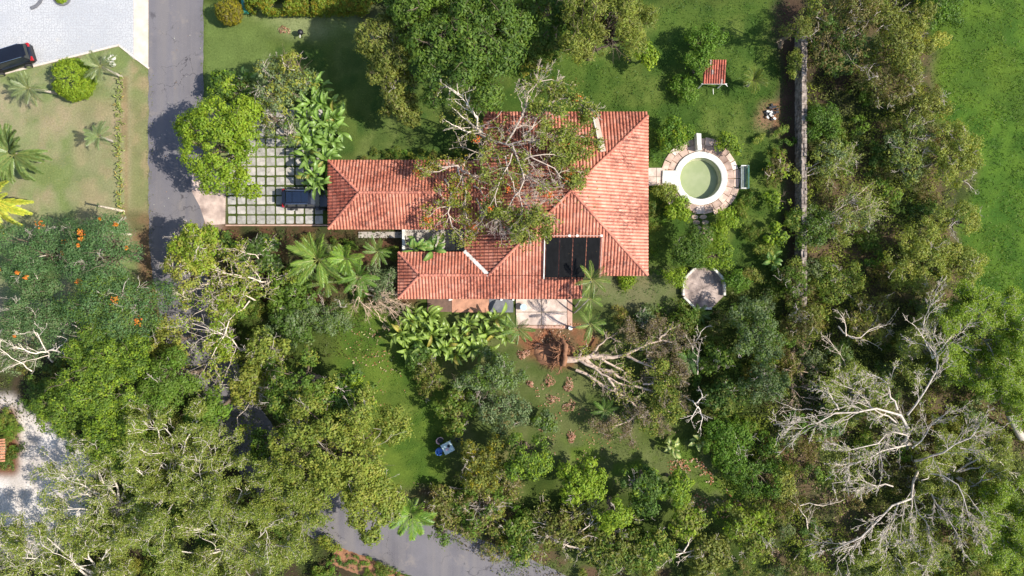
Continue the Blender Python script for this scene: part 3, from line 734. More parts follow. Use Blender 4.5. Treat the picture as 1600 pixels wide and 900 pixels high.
# ------------------------------------------------------------------ parking grid: every slab a part
pg = thing('parking_grid', 'parking area of square concrete pavers with grass growing in the joints', 'parking area', P(430, 280))
pv = []
rr = random.Random(5)
x0 = P(355, 0)[0]; y0 = P(0, 351)[1]; pt = .945
MB().box(x0-.12, y0-.14, 0, P(513, 0)[0], y0-.02, .14).build('kerb', plain('pink_kerb', (.42, .27, .21), .9, .2, 2), pg)
variants = []
for v in range(6):
    w = .385+rr.uniform(-.025, .015)
    bm = bmesh.new(); bmesh.ops.create_cube(bm, size=1)
    bmesh.ops.scale(bm, vec=(w*2, w*2*rr.uniform(.96, 1.02), .06), verts=bm.verts)
    bmesh.ops.bevel(bm, geom=[e for e in bm.edges if abs(e.verts[0].co.z-e.verts[1].co.z) > .01], offset=.07, segments=1, affect='EDGES')
    me = bpy.data.meshes.new('paver'); bm.to_mesh(me); bm.free(); variants.append(me)
PVM = [plain('paver_concrete_a', (.31, .295, .275), .9, .28, 1.8, dark=(.22, .21, .19)), plain('paver_concrete_b', (.26, .25, .23), .9, .28, 1.8, dark=(.19, .18, .16)), plain('paver_concrete_c', (.35, .325, .295), .9, .25, 1.8)]
for i, me in enumerate(variants): me.materials.append(PVM[i % 3])
for i in range(10):
    for j in range(12):
        if i < 3 and j > 6 or i < 1 and j > 5: pass
        o = link('paver', variants[rr.randrange(6)], pg); b = BASE[pg.name]
        o.location = (x0+(i+.5)*pt-b[0]+rr.uniform(-.012, .012), y0+(j+.5)*pt-b[1]+rr.uniform(-.012, .012), .012+rr.uniform(0, .012)); o.rotation_euler = (rr.uniform(-.006, .006), rr.uniform(-.006, .006), rr.choice((0, math.pi/2))+rr.uniform(-.02, .02))

# ------------------------------------------------------------------ pool and deck
px_, py_, _ = POOL
pool = thing('swimming_pool', 'round white rimmed plunge pool of murky green water', 'pool', (px_, py_, 0))
MB().ring([(2.6, .05), (2.6, .2), (2.56, .22), (2.05, .22), (2.02, .2), (2.02, .0)], px_, py_, 56).build('coping', WHITE, pool, True)
MB().ring([(2.02, .1), (2.0, -.35), (1.9, -.75), (1.72, -1.0), (1.7, -1.5)], px_, py_, 56).build('basin_wall', plain('pale_green_plaster', (.5, .5, .32), .6, .12, 1.5), pool, True)
MB().ring([(2.012, .02), (2.012, -.0), (2.008, -.12)], px_, py_, 56).build('waterline_band', plain('algae_band', (.25, .27, .13), .6, .2, 3), pool, True)
MB().disc(px_, py_, -.66, 1.9, 56).build('water', WATER, pool)
MB().disc(px_, py_, -1.5, 1.65, 40).build('basin_floor', plain('pool_floor', (.3, .33, .2), .6, .12, 1.5), pool)
m = MB(); m.prism([(px_-3.75, py_-.55), (px_-2.45, py_-.6), (px_-2.45, py_+.75), (px_-3.7, py_+.75)], 0, .235); m.build('step_platform', WHITE, pool, bevel=.03)
MB().box(px_-3.0, py_+.0, .236, px_-2.2, py_+.42, .245).build('spillway', plain('aqua_tile', (.42, .6, .58), .3, .1, 6), pool)
m = MB(); m.prism([(px_-.5, py_+2.62), (px_-.1, py_+2.6), (px_-.15, py_+4.2), (px_-.62, py_+4.25)], 0, .9); m.build('waterfall_wall', WHITE, pool, bevel=.04)
deck = thing('pool_deck', 'pinkish stone paving ringing the round pool', 'deck', (px_, py_, 0))
# base ring closing the hole in the ground
MB().ring([(2.3, .02), (3.3, .02), (3.3, -.02)], px_, py_, 48).build('bed', SOILM, deck)
rr = random.Random(9)
def outer(an):
    d = math.degrees(an) % 360
    r = 3.85
    if 95 < d < 170: r = 3.9
    if 50 < d < 80: r = 4.0
    if 215 < d < 260: r = 3.3
    if 260 <= d < 285: r = 3.5
    return r
for ringi, (ra, rb, n) in enumerate(((2.66, 3.28, 22), (3.3, 4.2, 26))):
    for i in range(n):
        a0 = 2*math.pi*i/n+.01; a1 = 2*math.pi*(i+1)/n-.01
        am = (a0+a1)/2; d = math.degrees(am) % 360; lim = outer(am)
        if 168 < d < 186: continue
        rb_ = min(rb, lim)+(rr.uniform(-.08, .08) if ringi else 0)
        if rb_ <= ra+.1: continue
        pts = [(px_+r*math.cos(a), py_+r*math.sin(a)) for r, a in ((ra, a0), (ra, a1), (rb_, a1), ((ra+rb_)/2 if 0 else rb_, a0))]
        o = MB().prism(pts, .0, .07+rr.uniform(0, .02)).build('slab', DECKM, deck)
        s = rr.uniform(.75, 1.25); w = rr.random()
        dk = 35 < d < 75
        o.color = (s*(1.25 if w > .8 else 1)*(.75 if dk else 1), s*(1.4 if w > .8 else 1)*(.72 if dk else 1), s*(1.5 if w > .8 else 1)*(.72 if dk else 1), 1)
path = thing('garden_path', 'pale slab path from the house to the pool', 'path', P(1026, 276))
for i in range(2):
    for j in range(2):
        x0, y0, _ = P(1013+i*13, 290-j*14); x1, y1, _ = P(1026+i*13-.6, 276.5-j*14)
        MB().box(x0, y0, 0, x1, y1, .06+rr.uniform(0, .015)).build('slab', PAT, path)
path2 = thing('stone_path', 'mossy broken stone path leading south from the pool deck', 'path', P(1098, 345))
for i in range(7):
    cx, cy, _ = P(1090+i*2.2+rr.uniform(-3, 3), 322+i*8.5)
    for s in (-1, 1):
        n = 6; pts = [(cx+s*.42+(.38+rr.uniform(-.05, .03))*math.cos(q*2*math.pi/n+.3), cy+.24*(1+rr.uniform(-.1, .1))*math.sin(q*2*math.pi/n+.3)) for q in range(n)]
        o = MB().prism(pts, 0, .05+rr.uniform(0, .02)).build('stone', DECKM, path2); k_ = rr.uniform(.5, .9); o.color = (k_, k_*1.05, k_, 1)
# bench beside the deck
bx, by, _ = P(1160, 278)
ben = thing('garden_bench', 'weathered grey metal bench with a green stain right of the pool deck', 'bench', (bx, by, 0))
m = MB(); [m.box(bx-.30+i*.15, by-1.15, .42, bx-.20+i*.15, by+1.1, .46) for i in range(4)]; m.build('seat', plain('grey_metal', (.16, .19, .19), .5, .4, 5), ben)
m = MB(); [m.box(bx+.32, by-1.15, .5+i*.13, bx+.37, by+1.1, .58+i*.13) for i in range(3)]; m.build('backrest', plain('green_metal', (.05, .17, .13), .5, .3, 2), ben)
for sx in (-.27, .3):
    for sy in (-1.05, 1.0): MB().box(bx+sx-.03, by+sy-.03, 0, bx+sx+.03, by+sy+.03, .43).build('leg', WHITE, ben)
for sy in (-1.13, 1.05): MB().box(bx-.33, by+sy, .62, bx+.36, by+sy+.08, .66).build('armrest', WHITE, ben)
# octagonal seating platform
ox, oy, _ = P(1098, 450)
oc = thing('octagonal_terrace', 'octagonal cracked stone terrace with low white walls', 'terrace', (ox, oy, 0))
opts = [(ox+2.15*math.cos(R(22.5+45*i)), oy+2.15*math.sin(R(22.5+45*i))) for i in range(8)]
TERF = plain('terrace_floor', (.29, .23, .20), .9, .45, 1.2, dark=(.13, .10, .09))
for i in range(8):
    a = opts[i]; b = opts[(i+1) % 8]; c = (ox, oy)
    def sh_(p, k=.985): m_ = ((a[0]+b[0]+c[0])/3, (a[1]+b[1]+c[1])/3); return (m_[0]+(p[0]-m_[0])*k, m_[1]+(p[1]-m_[1])*k)
    MB().prism([sh_(a), sh_(b), sh_(c)], 0, .12+.006*(i % 3)).build('slab', TERF, oc)
for i in (0, 2, 3, 4, 5, 7):
    a = Vector((*opts[i], 0)); b = Vector((*opts[(i+1) % 8], 0)); d = (b-a)*.06
    m = MB(); m.bar(a+d*(1 if i % 2 else .5)+Vector((0, 0, .28)), b-d+Vector((0, 0, .28)), .2, .56); m.build('low_wall', plain('stained_white', (.58, .56, .5), .8, .3, 2, dark=(.3, .28, .24)) if i == 0 else bpy.data.materials['stained_white'], oc)
# ------------------------------------------------------------------ boundary wall
wx = P(1246, 0)[0]
wl = thing('boundary_wall', 'long grey dry stone boundary wall running north to south', 'wall', (wx, 5, 0))
y0, y1 = P(0, 505)[1], P(0, 56)[1]
MB().box(wx-.2, y0, 0, wx+.2, y1, 1.42).build('core', STONE, wl)
rr = random.Random(3); rngw = np.random.RandomState(4); Vs = []; Fs = []; nb = 0
y = y0
bxs = []
while y < y1:
    L_ = rr.uniform(.22, .5)
    for q in range(2):
        bxs.append((wx-.24+q*.24+rr.uniform(-.02, .03), y+rr.uniform(-.04, .04), wx+rr.uniform(-.02, .02)-.24+q*.24+.23, y+L_-.03, 1.38, 1.5+rr.uniform(-.04, .1)))
    for sd_ in (-1, 1):
        z = 0
        while z < 1.35:
            hh = rr.uniform(.18, .34); xo = rr.uniform(.0, .05)
            bxs.append((wx+sd_*(.19+xo)-.04, y+.01, wx+sd_*(.19+xo)+.04, y+L_-.03, z, z+hh-.02)); z += hh
    y += L_
m = MB()
for b in bxs: m.box(b[0], b[1], b[4], b[2], b[3], b[5], rr.uniform(-.05, .05))
o = m.build('wall_stones', STONE, wl); o['kind'] = 'stuff'
# ------------------------------------------------------------------ small tiled shelter
sx, sy, _ = P(1117, 111, 2.2)
hut = thing('garden_shelter', 'small four post shelter with a red corrugated tile roof in the grass', 'shelter', (sx, sy, 0))
V = []; F = []; Cc = []; rr = random.Random(8)
for c in range(9):
    for r in range(5):
        u = sx-1.02+c*.232; v0 = sy+1.0-r*.42; zt = 2.35-r*.09; col_ = np.array([.46, .12, .07])*rr.uniform(.65, 1.2)
        if rr.random() < .12: col_ = np.array([.42, .33, .28])
        o = len(V)
        for vv, zz, rad in ((v0, zt, .09), (v0-.46, zt-.07, .1)):
            for k in range(5): an = math.pi*k/4; V.append((u+.1-math.cos(an)*rad, vv, zz+math.sin(an)*rad)); Cc.append(col_)
        for k in range(4): F.append((o+k, o+k+1, o+6+k, o+5+k))
o = mesh_np('roof_tiles', V, F, TILE, np.array(Cc), hut); o['kind'] = 'stuff'
m = MB(); m.add([(sx-1.05, sy+1.02, 2.32), (sx+1.05, sy+1.02, 2.32), (sx+1.05, sy-1.05, 1.9), (sx-1.05, sy-1.05, 1.9), (sx-1.05, sy+1.02, 2.24), (sx+1.05, sy+1.02, 2.24), (sx+1.05, sy-1.05, 1.82), (sx-1.05, sy-1.05, 1.82)], [(3, 2, 1, 0), (4, 5, 6, 7), (0, 1, 5, 4), (1, 2, 6, 5), (2, 3, 7, 6), (3, 0, 4, 7)])
m.build('roof_board', DKRED, hut)
for a in (-.95, .95):
    for b in (-.95, .95): MB().box(sx+a-.05, sy+b-.05, 0, sx+a+.05, sy+b+.05, 1.85 if b < 0 else 2.25).build('post', WHITE, hut)
MB().bar((sx-1.15, sy-1.1, 1.85), (sx+1.25, sy-1.12, 1.85), .07).build('beam', WHITE, hut)
m = MB(); m.bar((sx+.35, sy-1.15, .5), (sx+.37, sy-1.7, .5), .05); m.bar((sx+1.0, sy-1.05, 1.9), (sx+1.35, sy-1.3, 1.7), .04); m.build('rail', WHITE, hut)
# ------------------------------------------------------------------ cars
def suv(x, y, rz, paint, label, glass_roof=True):
    t = thing('parked_car', label, 'car', (x, y, 0)); BASE[t.name] = (0, 0, 0); t.rotation_euler = (0, 0, rz)
    # lower body lofted along its length: (x, half width, z low, z belt)
    ST = [(-2.38, .70, .42, .80), (-2.33, .86, .34, .98), (-2.1, .93, .28, 1.06), (-1.4, .96, .26, 1.08), (0, .97, .25, 1.06), (1.0, .96, .26, 1.03), (1.5, .95, .27, .98), (2.0, .91, .28, .90), (2.25, .80, .33, .80), (2.36, .60, .42, .66)]
    V = []; F = []
    for (sx, w, z0, z1) in ST:
        pr = [(-w*.86, z0), (-w, z0+.14), (-w*1.0, (z0+z1)/2), (-w*.95, z1-.07), (-w*.82, z1), (0, z1+.035), (w*.82, z1), (w*.95, z1-.07), (w, (z0+z1)/2), (w, z0+.14), (w*.86, z0)]
        V += [(sx, a, b) for a, b in pr]
    n = 11
    for i in range(len(ST)-1):
        for k in range(n): F.append((i*n+k, i*n+(k+1) % n, (i+1)*n+(k+1) % n, (i+1)*n+k))
    F += [tuple(range(n)), tuple(range(len(V)-1, len(V)-n-1, -1))]
    MB().add(V, F).build('body', paint, t, True)
    # greenhouse: glass sides, painted roof
    G = [(-2.12, .78, 1.05), (-1.78, .70, 1.56), (-.9, .70, 1.64), (.35, .68, 1.62), (.62, .66, 1.54), (1.22, .76, 1.02)]
    b = [(-2.12, .78), (1.22, .76)]
    V = [(-2.15, -.84, 1.03), (-2.15, .84, 1.03), (1.30, .84, 1.0), (1.30, -.84, 1.0), (-1.85, -.67, 1.55), (-1.85, .67, 1.55), (.55, .64, 1.57), (.55, -.64, 1.57)]
    def face(ids, name, mat, off=.0):
        pts = [Vector(V[i]) for i in ids]; nrm = (pts[1]-pts[0]).cross(pts[2]-pts[1]).normalized()
        cpt = sum(pts, Vector())/4; q = [cpt+(p-cpt)*.93+nrm*off for p in pts]; q2 = [p-nrm*.03 for p in q]
        MB().add([tuple(p) for p in q+q2], [(0, 1, 2, 3), (7, 6, 5, 4), (0, 4, 5, 1), (1, 5, 6, 2), (2, 6, 7, 3), (3, 7, 4, 0)]).build(name, mat, t)
    MB().add(V, [(0, 4, 5, 1), (1, 5, 6, 2), (2, 6, 7, 3), (3, 7, 4, 0), (4, 7, 6, 5)]).build('pillars', paint, t)
    face((3, 2, 6, 7), 'windscreen', GLASSD, .012); face((1, 0, 4, 5), 'rear_window', GLASSD, .012)
    face((2, 1, 5, 6), 'side_windows', GLASSD, .012); face((0, 3, 7, 4), 'side_windows', GLASSD, .012)
    # roof skin, curved
    V2 = []; F2 = []
    for i, xx in enumerate((-2.0, -1.85, -.9, 0, .45, .6)):
        for k, yy in enumerate((-.69, -.6, 0, .6, .69)):
            V2.append((xx, yy*(1 if i else .94), (1.56, 1.6, 1.67, 1.67, 1.63, 1.58)[i]-(.03 if abs(yy) > .65 else 0)-(abs(yy) > .1)*.01))
    for i in range(5):
        for k in range(4): F2.append((i*5+k, (i+1)*5+k, (i+1)*5+k+1, i*5+k+1))
    MB().add(V2, F2).build('roof', paint, t, True)
    rg = plain('roof_glass', (.008, .014, .03), .12, .1, 2, bmp=0, spec=.8)
    if glass_roof:
        for xa, xb in ((-1.75, -1.2), (-1.15, -.35), (-.3, .35)):
            MB().box(xa, -.5, 1.655, xb, .5, 1.69).build('roof_panel', rg, t, bevel=.01)
    for s in (-1, 1):
        MB().bar((-1.8, .66*s, 1.68), (.3, .64*s, 1.69), .045, .05).build('roof_rail', CHROME, t)
        MB().box(.95, s*1.08-.1, 1.0, 1.12, s*1.08+.1, 1.16).build('mirror', paint, t, bevel=.03)
        MB().box(-2.36, s*.68-.2, .78, -2.1, s*.68+.2, 1.02).build('taillight', REDL, t, bevel=.03)
        MB().box(1.98, s*.66-.2, .66, 2.26, s*.66+.16, .83).build('headlight', CHROME, t, bevel=.03)
        for wxx in (-1.42, 1.4):
            m = MB(); k = 20
            vs = [(wxx+.36*math.cos(2*math.pi*i/k), s*.98+dy, .36+.36*math.sin(2*math.pi*i/k)) for dy in (-.12, .1) for i in range(k)]
            m.add(vs, [tuple(range(k-1, -1, -1)), tuple(range(k, 2*k))]+[(i, (i+1) % k, (i+1) % k+k, i+k) for i in range(k)])
            w = m.build('wheel', RUBBER, t)
            m = MB(); vs = [(wxx+.22*math.cos(2*math.pi*i/k), s*1.0+dy, .36+.22*math.sin(2*math.pi*i/k)) for dy in (-.13, .11) for i in range(k)]
            m.add(vs, [tuple(range(k-1, -1, -1)), tuple(range(k, 2*k))]+[(i, (i+1) % k, (i+1) % k+k, i+k) for i in range(k)]); m.build('rim', CHROME, w)
    MB().box(-2.41, -.75, .42, -2.25, .75, .58).build('bumper', RUBBER, t, bevel=.03)
    MB().box(-2.2, -.55, 1.53, -1.8, .55, 1.59).build('spoiler', paint, t, bevel=.02)
    return t
c = P(478, 309, 1.2); suv(c[0], c[1], 0, PAINTN, 'dark blue car with roof panels parked nose under the tiled eave')
c = P(8, 90, 1.2); suv(c[0], c[1], R(197), PAINTB, 'black car with red tail lamps on the grey paved yard', False)
# ------------------------------------------------------------------ palms, big-leaved plants
def frond_mesh(name, L, lw, npair, arch, droop, seed, sweep=.55, wd=.055, col=(.085, .17, .03), col2=(.16, .24, .04)):
    rng = np.random.RandomState(seed); t = np.linspace(0, 1, 13)
    x = L*(t-.10*t**3*arch*2); z = L*(arch*.5*np.sin(t*math.pi*.55)-droop*t**2.2)
    y = L*.04*np.sin(t*2+rng.rand()*6)
    def at(s): return np.array([np.interp(s, t, x), np.interp(s, t, y), np.interp(s, t, z)])
    V = []; F = []; Cc = []
    for i in range(len(t)):
        r = .028*(1-.75*t[i])+.006
        for a in range(3): V.append((x[i], y[i]+r*math.cos(a*2.094+.5), z[i]+r*math.sin(a*2.094+.5))); Cc.append((.20, .22, .07))
    for i in range(len(t)-1):
        for a in range(3): F.append((i*3+a, i*3+(a+1) % 3, (i+1)*3+(a+1) % 3, (i+1)*3+a))
    for k in range(npair):
        s = .14+.86*(k+.5)/npair; p = at(s); prof = math.sin(math.pi*min(1, (s-.05)*.98))**.55*(1.05-.35*s)
        for sd in (-1, 1):
            l = lw*prof*rng.uniform(.85, 1.1); sw = sweep+.5*s+rng.uniform(-.08, .08)
            d = np.array([math.sin(sw), sd*math.cos(sw), .22-.25*rng.rand()]); q = p+d*l*.55; e = p+d*l+np.array([0, 0, -l*rng.uniform(.2, .42)])
            wv = np.array([math.cos(sw), -sd*math.sin(sw), .25])*wd*.5
            o = len(V); V += [tuple(p-wv*.5), tuple(p+wv*.5), tuple(q+wv), tuple(q-wv), tuple(e)]
            c = np.array(col)+(np.array(col2)-np.array(col))*rng.rand(); c2 = c*rng.uniform(.9, 1.1)
            Cc += [tuple(c2)]*5; F += [(o, o+1, o+2, o+3), (o+3, o+2, o+4, o+4)]
    # last faces are triangles written as degenerate quads -> rebuild properly
    me = bpy.data.meshes.new(name); me.from_pydata([tuple(v) for v in V], [], [f if f[2] != f[3] else f[:3] for f in F])
    a = me.attributes.new('Col', 'FLOAT_COLOR', 'POINT'); arr = np.ones((len(V), 4), np.float32); arr[:, :3] = Cc; a.data.foreach_set('color', arr.ravel())
    me.materials.append(PALM); return me
FR = {'coco': [frond_mesh('frond', 2.8, .72, 36, .35, .30, s, .6, .042) for s in range(3)],
      'areca': [frond_mesh('frond', 2.0, .62, 18, .55, .38, s+10, .5, .075, (.11, .20, .025), (.24, .31, .045)) for s in range(3)],
      'royal': [frond_mesh('frond', 1.75, .55, 20, .3, .30, s+20, .5, .05, (.11, .16, .05), (.19, .23, .10)) for s in range(3)],
      'date': [frond_mesh('frond', 2.6, .55, 40, .35, .28, s+30, .75, .10, (.09, .15, .035), (.17, .21, .06)) for s in range(3)],
      'dark': [frond_mesh('frond', 1.9, .42, 24, .4, .35, s+40, .5, .045, (.06, .12, .02), (.13, .20, .035)) for s in range(3)]}
PN = [0]
def palm(px, py, H, kind, n, label, base=None, scale=1.0, tint=(1, 1, 1), cat='palm tree', name='palm_tree', group=None, tr=.10, el=(-.1, .9), trunkmat=None, a0=0, skip=()):
    PN[0] += 1; rr = random.Random(PN[0]*13); c = P(px, py, H); b = P(*base) if base else (c[0], c[1], 0)
    t = thing(name, label, cat, (b[0], b[1], 0), group=group)
    k = 8; pts = [(b[0]+(c[0]-b[0])*(i/7)**1.3, b[1]+(c[1]-b[1])*(i/7)**1.3, H*i/7) for i in range(k)]
    PL = np.array([resample(pts)]); V, F = tubes(PL, np.array([np.linspace(tr*1.25, tr*.75, K)]), 9)
    mesh_np('trunk', V, F, trunkmat or BARK, None, t, True)
    for i in range(n):
        if i in skip: continue
        o = link('frond', FR[kind][i % 3], t); q = i/n
        o.location = (c[0]-b[0]+rr.uniform(-.03, .03), c[1]-b[1]+rr.uniform(-.03, .03), H+rr.uniform(-.08, .1))
        o.rotation_euler = (rr.uniform(-.3, .3), -(el[0]+(el[1]-el[0])*((i*.618) % 1)), a0+i*2.39996+rr.uniform(-.15, .15)); s = scale*rr.uniform(.82, 1.08)
        o.scale = (s, s, s); w = rr.uniform(.8, 1.2); o.color = (tint[0]*w, tint[1]*w, tint[2]*w, 1)
    return t
def blade_mesh(name, L, w, arch, seed, col=(.09, .19, .025), col2=(.2, .28, .04), tear=0):
    rng = np.random.RandomState(seed); n = 10; V = []; F = []; Cc = []
    for i in range(n+1):
        t = i/n; x = L*(t-.18*t**3); z = L*(arch*math.sin(t*math.pi*.62)-.30*t**2.4); y = L*.05*math.sin(t*2.5+seed)
        if t < .28: hw = .018
        else: u = (t-.28)/.72; hw = w*.5*(math.sin(math.pi*min(.985, u**.85)))**.6+.01
        hw2 = hw*(1+(rng.uniform(-.25, .1) if tear else 0)); lift = hw*.35
        rip = rng.uniform(-.02, .02)
        V += [(x, y-hw, z+lift+rip), (x, y, z), (x, y+hw2, z+lift-rip)]
        c = np.array(col)+(np.array(col2)-np.array(col))*(rng.rand()*.4+.3); mid = (.28, .30, .10)
        Cc += [tuple(c*.95), mid, tuple(c*1.05)]
    for i in range(n):
        for k in (0, 1): F.append((i*3+k, i*3+3+k, i*3+4+k, i*3+1+k))
    me = bpy.data.meshes.new(name); me.from_pydata(V, [], F)
    a = me.attributes.new('Col', 'FLOAT_COLOR', 'POINT'); arr = np.ones((len(V), 4), np.float32); arr[:, :3] = Cc; a.data.foreach_set('color', arr.ravel())
    me.materials.append(PALM); return me
BL = {'heli': [blade_mesh('leaf', 1.8, .30, .36, s, (.09, .17, .022), (.26, .31, .04)) for s in range(4)],
      'banana': [blade_mesh('leaf', 1.9, .52, .30, s+9, (.05, .15, .025), (.12, .23, .04), 1) for s in range(4)],
      'spiky': [blade_mesh('leaf', .62, .075, .45, s+20, (.10, .16, .04), (.20, .24, .08)) for s in range(2)]}
def leafy(px, py, kind, n, label, H=.8, scale=1.0, tint=(1, 1, 1), name='banana_plant', cat='plant', group=None, el=(.0, 1.1), rr=None, yellow=.1):
    PN[0] += 1; rr = random.Random(PN[0]*17); c = P(px, py, H)
    t = thing(name, label, cat, (c[0], c[1], 0), group=group)
    if kind != 'spiky':
        m = MB()
        for i in range(3):
            a = i*2.1; m.cyl(c[0]+.12*math.cos(a), c[1]+.12*math.sin(a), 0, H, .07, 7, .04)
        m.build('stem', bpy.data.materials.get('green_stem') or plain('green_stem', (.10, .15, .04), .6, .3, 5), t)
    for i in range(n):
        o = link('leaf', BL[kind][i % len(BL[kind])], t); o.location = (rr.uniform(-.18, .18)*scale, rr.uniform(-.18, .18)*scale, H*rr.uniform(.6, 1))
        o.rotation_euler = (rr.uniform(-.6, .6), -(el[0]+(el[1]-el[0])*rr.random()), i*2.39996+rr.uniform(-.3, .3)); s = scale*rr.uniform(.7, 1.15); o.scale = (s, s, s)
        w = rr.uniform(.7, 1.15); o.color = (tint[0]*w*(1.6 if rr.random() < yellow else 1), tint[1]*w, tint[2]*w, 1)
    return t

# palms
palm(45, 138, 3.0, 'royal', 13, 'slim palm left of the round clipped bush, trunk leaning right', base=(88, 146), tr=.11, tint=(1.15, 1.1, 1.1), a0=.4, scale=1.0)
palm(158, 104, 3.0, 'royal', 13, 'slim palm beside the white pots and the clipped bush', base=(190, 120), tr=.11, tint=(1.15, 1.1, 1.1), a0=1.4, scale=.95)
palm(155, 213, 2.6, 'royal', 12, 'slim palm alone on the dry lawn near the row of spiky plants', base=(180, 222), tr=.1, tint=(1.1, 1.15, 1.1), a0=2.2, scale=.85)
palm(22, 240, 3.4, 'date', 44, 'large feathery dark green palm at the left edge of the dry lawn', scale=1.25, tr=.2, tint=(1.15, 1.15, 1.1), el=(.0, .9))
palm(-10, 314, 3.2, 'date', 22, 'palm with bright yellow fronds at the left edge', scale=1.45, tint=(3.3, 2.5, 1.1), tr=.14, el=(.0, .7))
palm(497, 405, 3.6, 'coco', 15, 'wide green palm with long fronds just below the parking area, left of its twin', scale=1.05, tint=(1.55, 1.45, 1.2), tr=.12, el=(.0, 1.0))
palm(541, 403, 3.4, 'areca', 16, 'yellow green palm between the wide palm and the tiled roof', scale=.88, tint=(1.0, 1.1, 1.0), tr=.1, el=(.1, 1.0))
palm(560, 432, 2.8, 'coco', 13, 'feathery green palm lowest of the group left of the house', scale=.72, tint=(1.1, 1.2, 1.0), tr=.09)
palm(590, 392, 2.8, 'dark', 12, 'small green palm touching the eave of the long wing', scale=.85, tint=(1.3, 1.35, 1.2), tr=.08)
palm(508, 440, 2.4, 'dark', 12, 'darker palm with drooping fronds beneath the wide palm', scale=.9, tint=(1.3, 1.25, 1.0), tr=.08)
palm(925, 437, 4.6, 'dark', 9, 'palm overhanging the eave beside the solar panels', base=(899, 479), scale=1.0, tint=(1.5, 1.3, 1.2), tr=.07)
palm(921, 466, 4.0, 'dark', 9, 'middle palm of the three at the right side of the patio', base=(897, 489), scale=.75, tint=(1.4, 1.3, 1.2), tr=.06)
palm(922, 506, 4.2, 'dark', 9, 'lowest palm of the three at the right side of the patio', base=(893, 512), scale=.95, tint=(1.4, 1.3, 1.3), tr=.07)
palm(808, 513, 2.6, 'dark', 11, 'dark green palm at the lower left corner of the patio', scale=.95, tint=(1.1, 1.15, 1.2), tr=.08, el=(.0, .9))
palm(1177, 126, 1.6, 'areca', 16, 'yellowish short palm right of the tiled garden shelter', scale=.72, tint=(.8, .72, .8), tr=.12, el=(.1, 1.1))
palm(1092, 490, 1.0, 'dark', 14, 'low dark green palm just below the octagonal terrace', scale=.7, tint=(.9, 1.0, .9), tr=.1)
palm(643, 802, 4.0, 'areca', 15, 'bright lime palm leaning over the lower road', scale=1.2, tint=(1.0, 1.15, .9), tr=.1, el=(.0, .9))
palm(1075, 562, 1.6, 'coco', 14, 'grey green palm at the right of the uprooted tree crown', scale=.55, tint=(1.0, 1.15, 1.6), tr=.1)
palm(945, 640, 1.6, 'dark', 12, 'half hidden palm beneath the uprooted tree', scale=.8, tint=(1.0, 1.1, 1.0), tr=.1)
# big-leaved plants
rr = random.Random(77)
for i, (a, b) in enumerate([(500, 135), (488, 160), (510, 165), (480, 185), (505, 195), (525, 185), (495, 220), (517, 225), (482, 240), (508, 250), (490, 272), (500, 288), (520, 205), (478, 215)]):
    leafy(a, b, 'heli', 18, 'broad leaved green plant right of the parking grid', H=1.6, scale=1.15, tint=(.9, 1.2, 1.0), yellow=.04, group='broad leaved plants in a column between parking grid and lawn', name='heliconia_plant')
for i, (a, b) in enumerate([(628, 520), (645, 497), (655, 525), (640, 545), (662, 550), (678, 520), (690, 545), (705, 515), (700, 540), (722, 530), (735, 510), (740, 540), (760, 520), (668, 495), (715, 555), (755, 545), (775, 498), (790, 520)]):
    leafy(a, b, 'heli', 15, 'yellow green broad leaved plant below the veranda', H=1.2, scale=1.08, tint=(1.1, 1.3, 1.0), group='broad leaved plants in the bed below the veranda', name='heliconia_plant', yellow=.08)
for i, (a, b, lab) in enumerate([(650, 388, 'banana plant with wide leaves over the courtyard, leftmost of two'), (680, 388, 'banana plant with wide leaves over the courtyard, rightmost of two'), (1206, 408, 'small banana plant beside the boundary wall'),
                                 (385, 122, 'banana plant in the bed above the bright lime tree'), (1050, 700, 'pale banana plant in the grass at lower centre right'), (1090, 690, 'second pale banana plant right of the first in the lower grass')]):
    leafy(a, b, 'banana', 12, lab, H=1.7 if i < 2 else .9, scale=1.0 if i < 2 else .75, tint=(1.0, 1.2, .9) if i < 4 else (1.8, 1.6, 1.8), yellow=.0)
for i in range(22):
    leafy(188+rr.uniform(-3, 3), 122+i*10+rr.uniform(-2, 2), 'spiky', 11, 'small spiky green plant edging the dry lawn', H=.12, scale=rr.uniform(.8, 1.2), tint=(1.2, 1.25, .9), group='spiky plants in a row edging the dry lawn', name='spiky_plant')

# ------------------------------------------------------------------ clipped bushes and hedge
def ball(px, py, r, H, pal, label, pal2=None, p2=0, ay=1, name='clipped_bush', cat='bush', n=1, L=.13):
    TREE_N[0] += 1; rng = np.random.RandomState(TREE_N[0]); c = P(px, py, H*.5); rm = r/16*.97
    t = thing(name, label, cat, (c[0], c[1], 0))
    lm = [((c[0], c[1], H*.5), (rm*.95, rm*ay*.95, H*.5))]+[((c[0]+rm*.6*math.cos(a), c[1]+rm*ay*.6*math.sin(a), H*rng.uniform(.42, .6)), (rm*.4, rm*.4, rm*.4)) for a in np.arange(7)*.9]
    V, F, Cc = foliage(rng, lm, pal, 16, 14, L, L*.6, .12, -.6, pal2, p2, up=.2, rough=.07)
    mesh_np('crown', V, F, LEAF, Cc, t)
    V, F = tubes(np.array([resample([(c[0], c[1], 0), (c[0], c[1], H*.5)])]), np.array([[.09]*K]), 7); mesh_np('trunk', V, F, DBARK, None, t, True)
ball(115, 124, 33, 3.0, 'lime', 'round clipped bright green bush on the dry lawn')
ball(358, 18, 20, 2.6, 'gold', 'round clipped golden orange bush at the upper edge', 'brown', .25)
for i, (a, r, l) in enumerate(((415, 26, 'golden'), (450, 28, 'golden'), (487, 28, 'golden'), (523, 28, 'green'), (550, 22, 'green'))): pass
TREE_N[0] += 1; rng = np.random.RandomState(5)
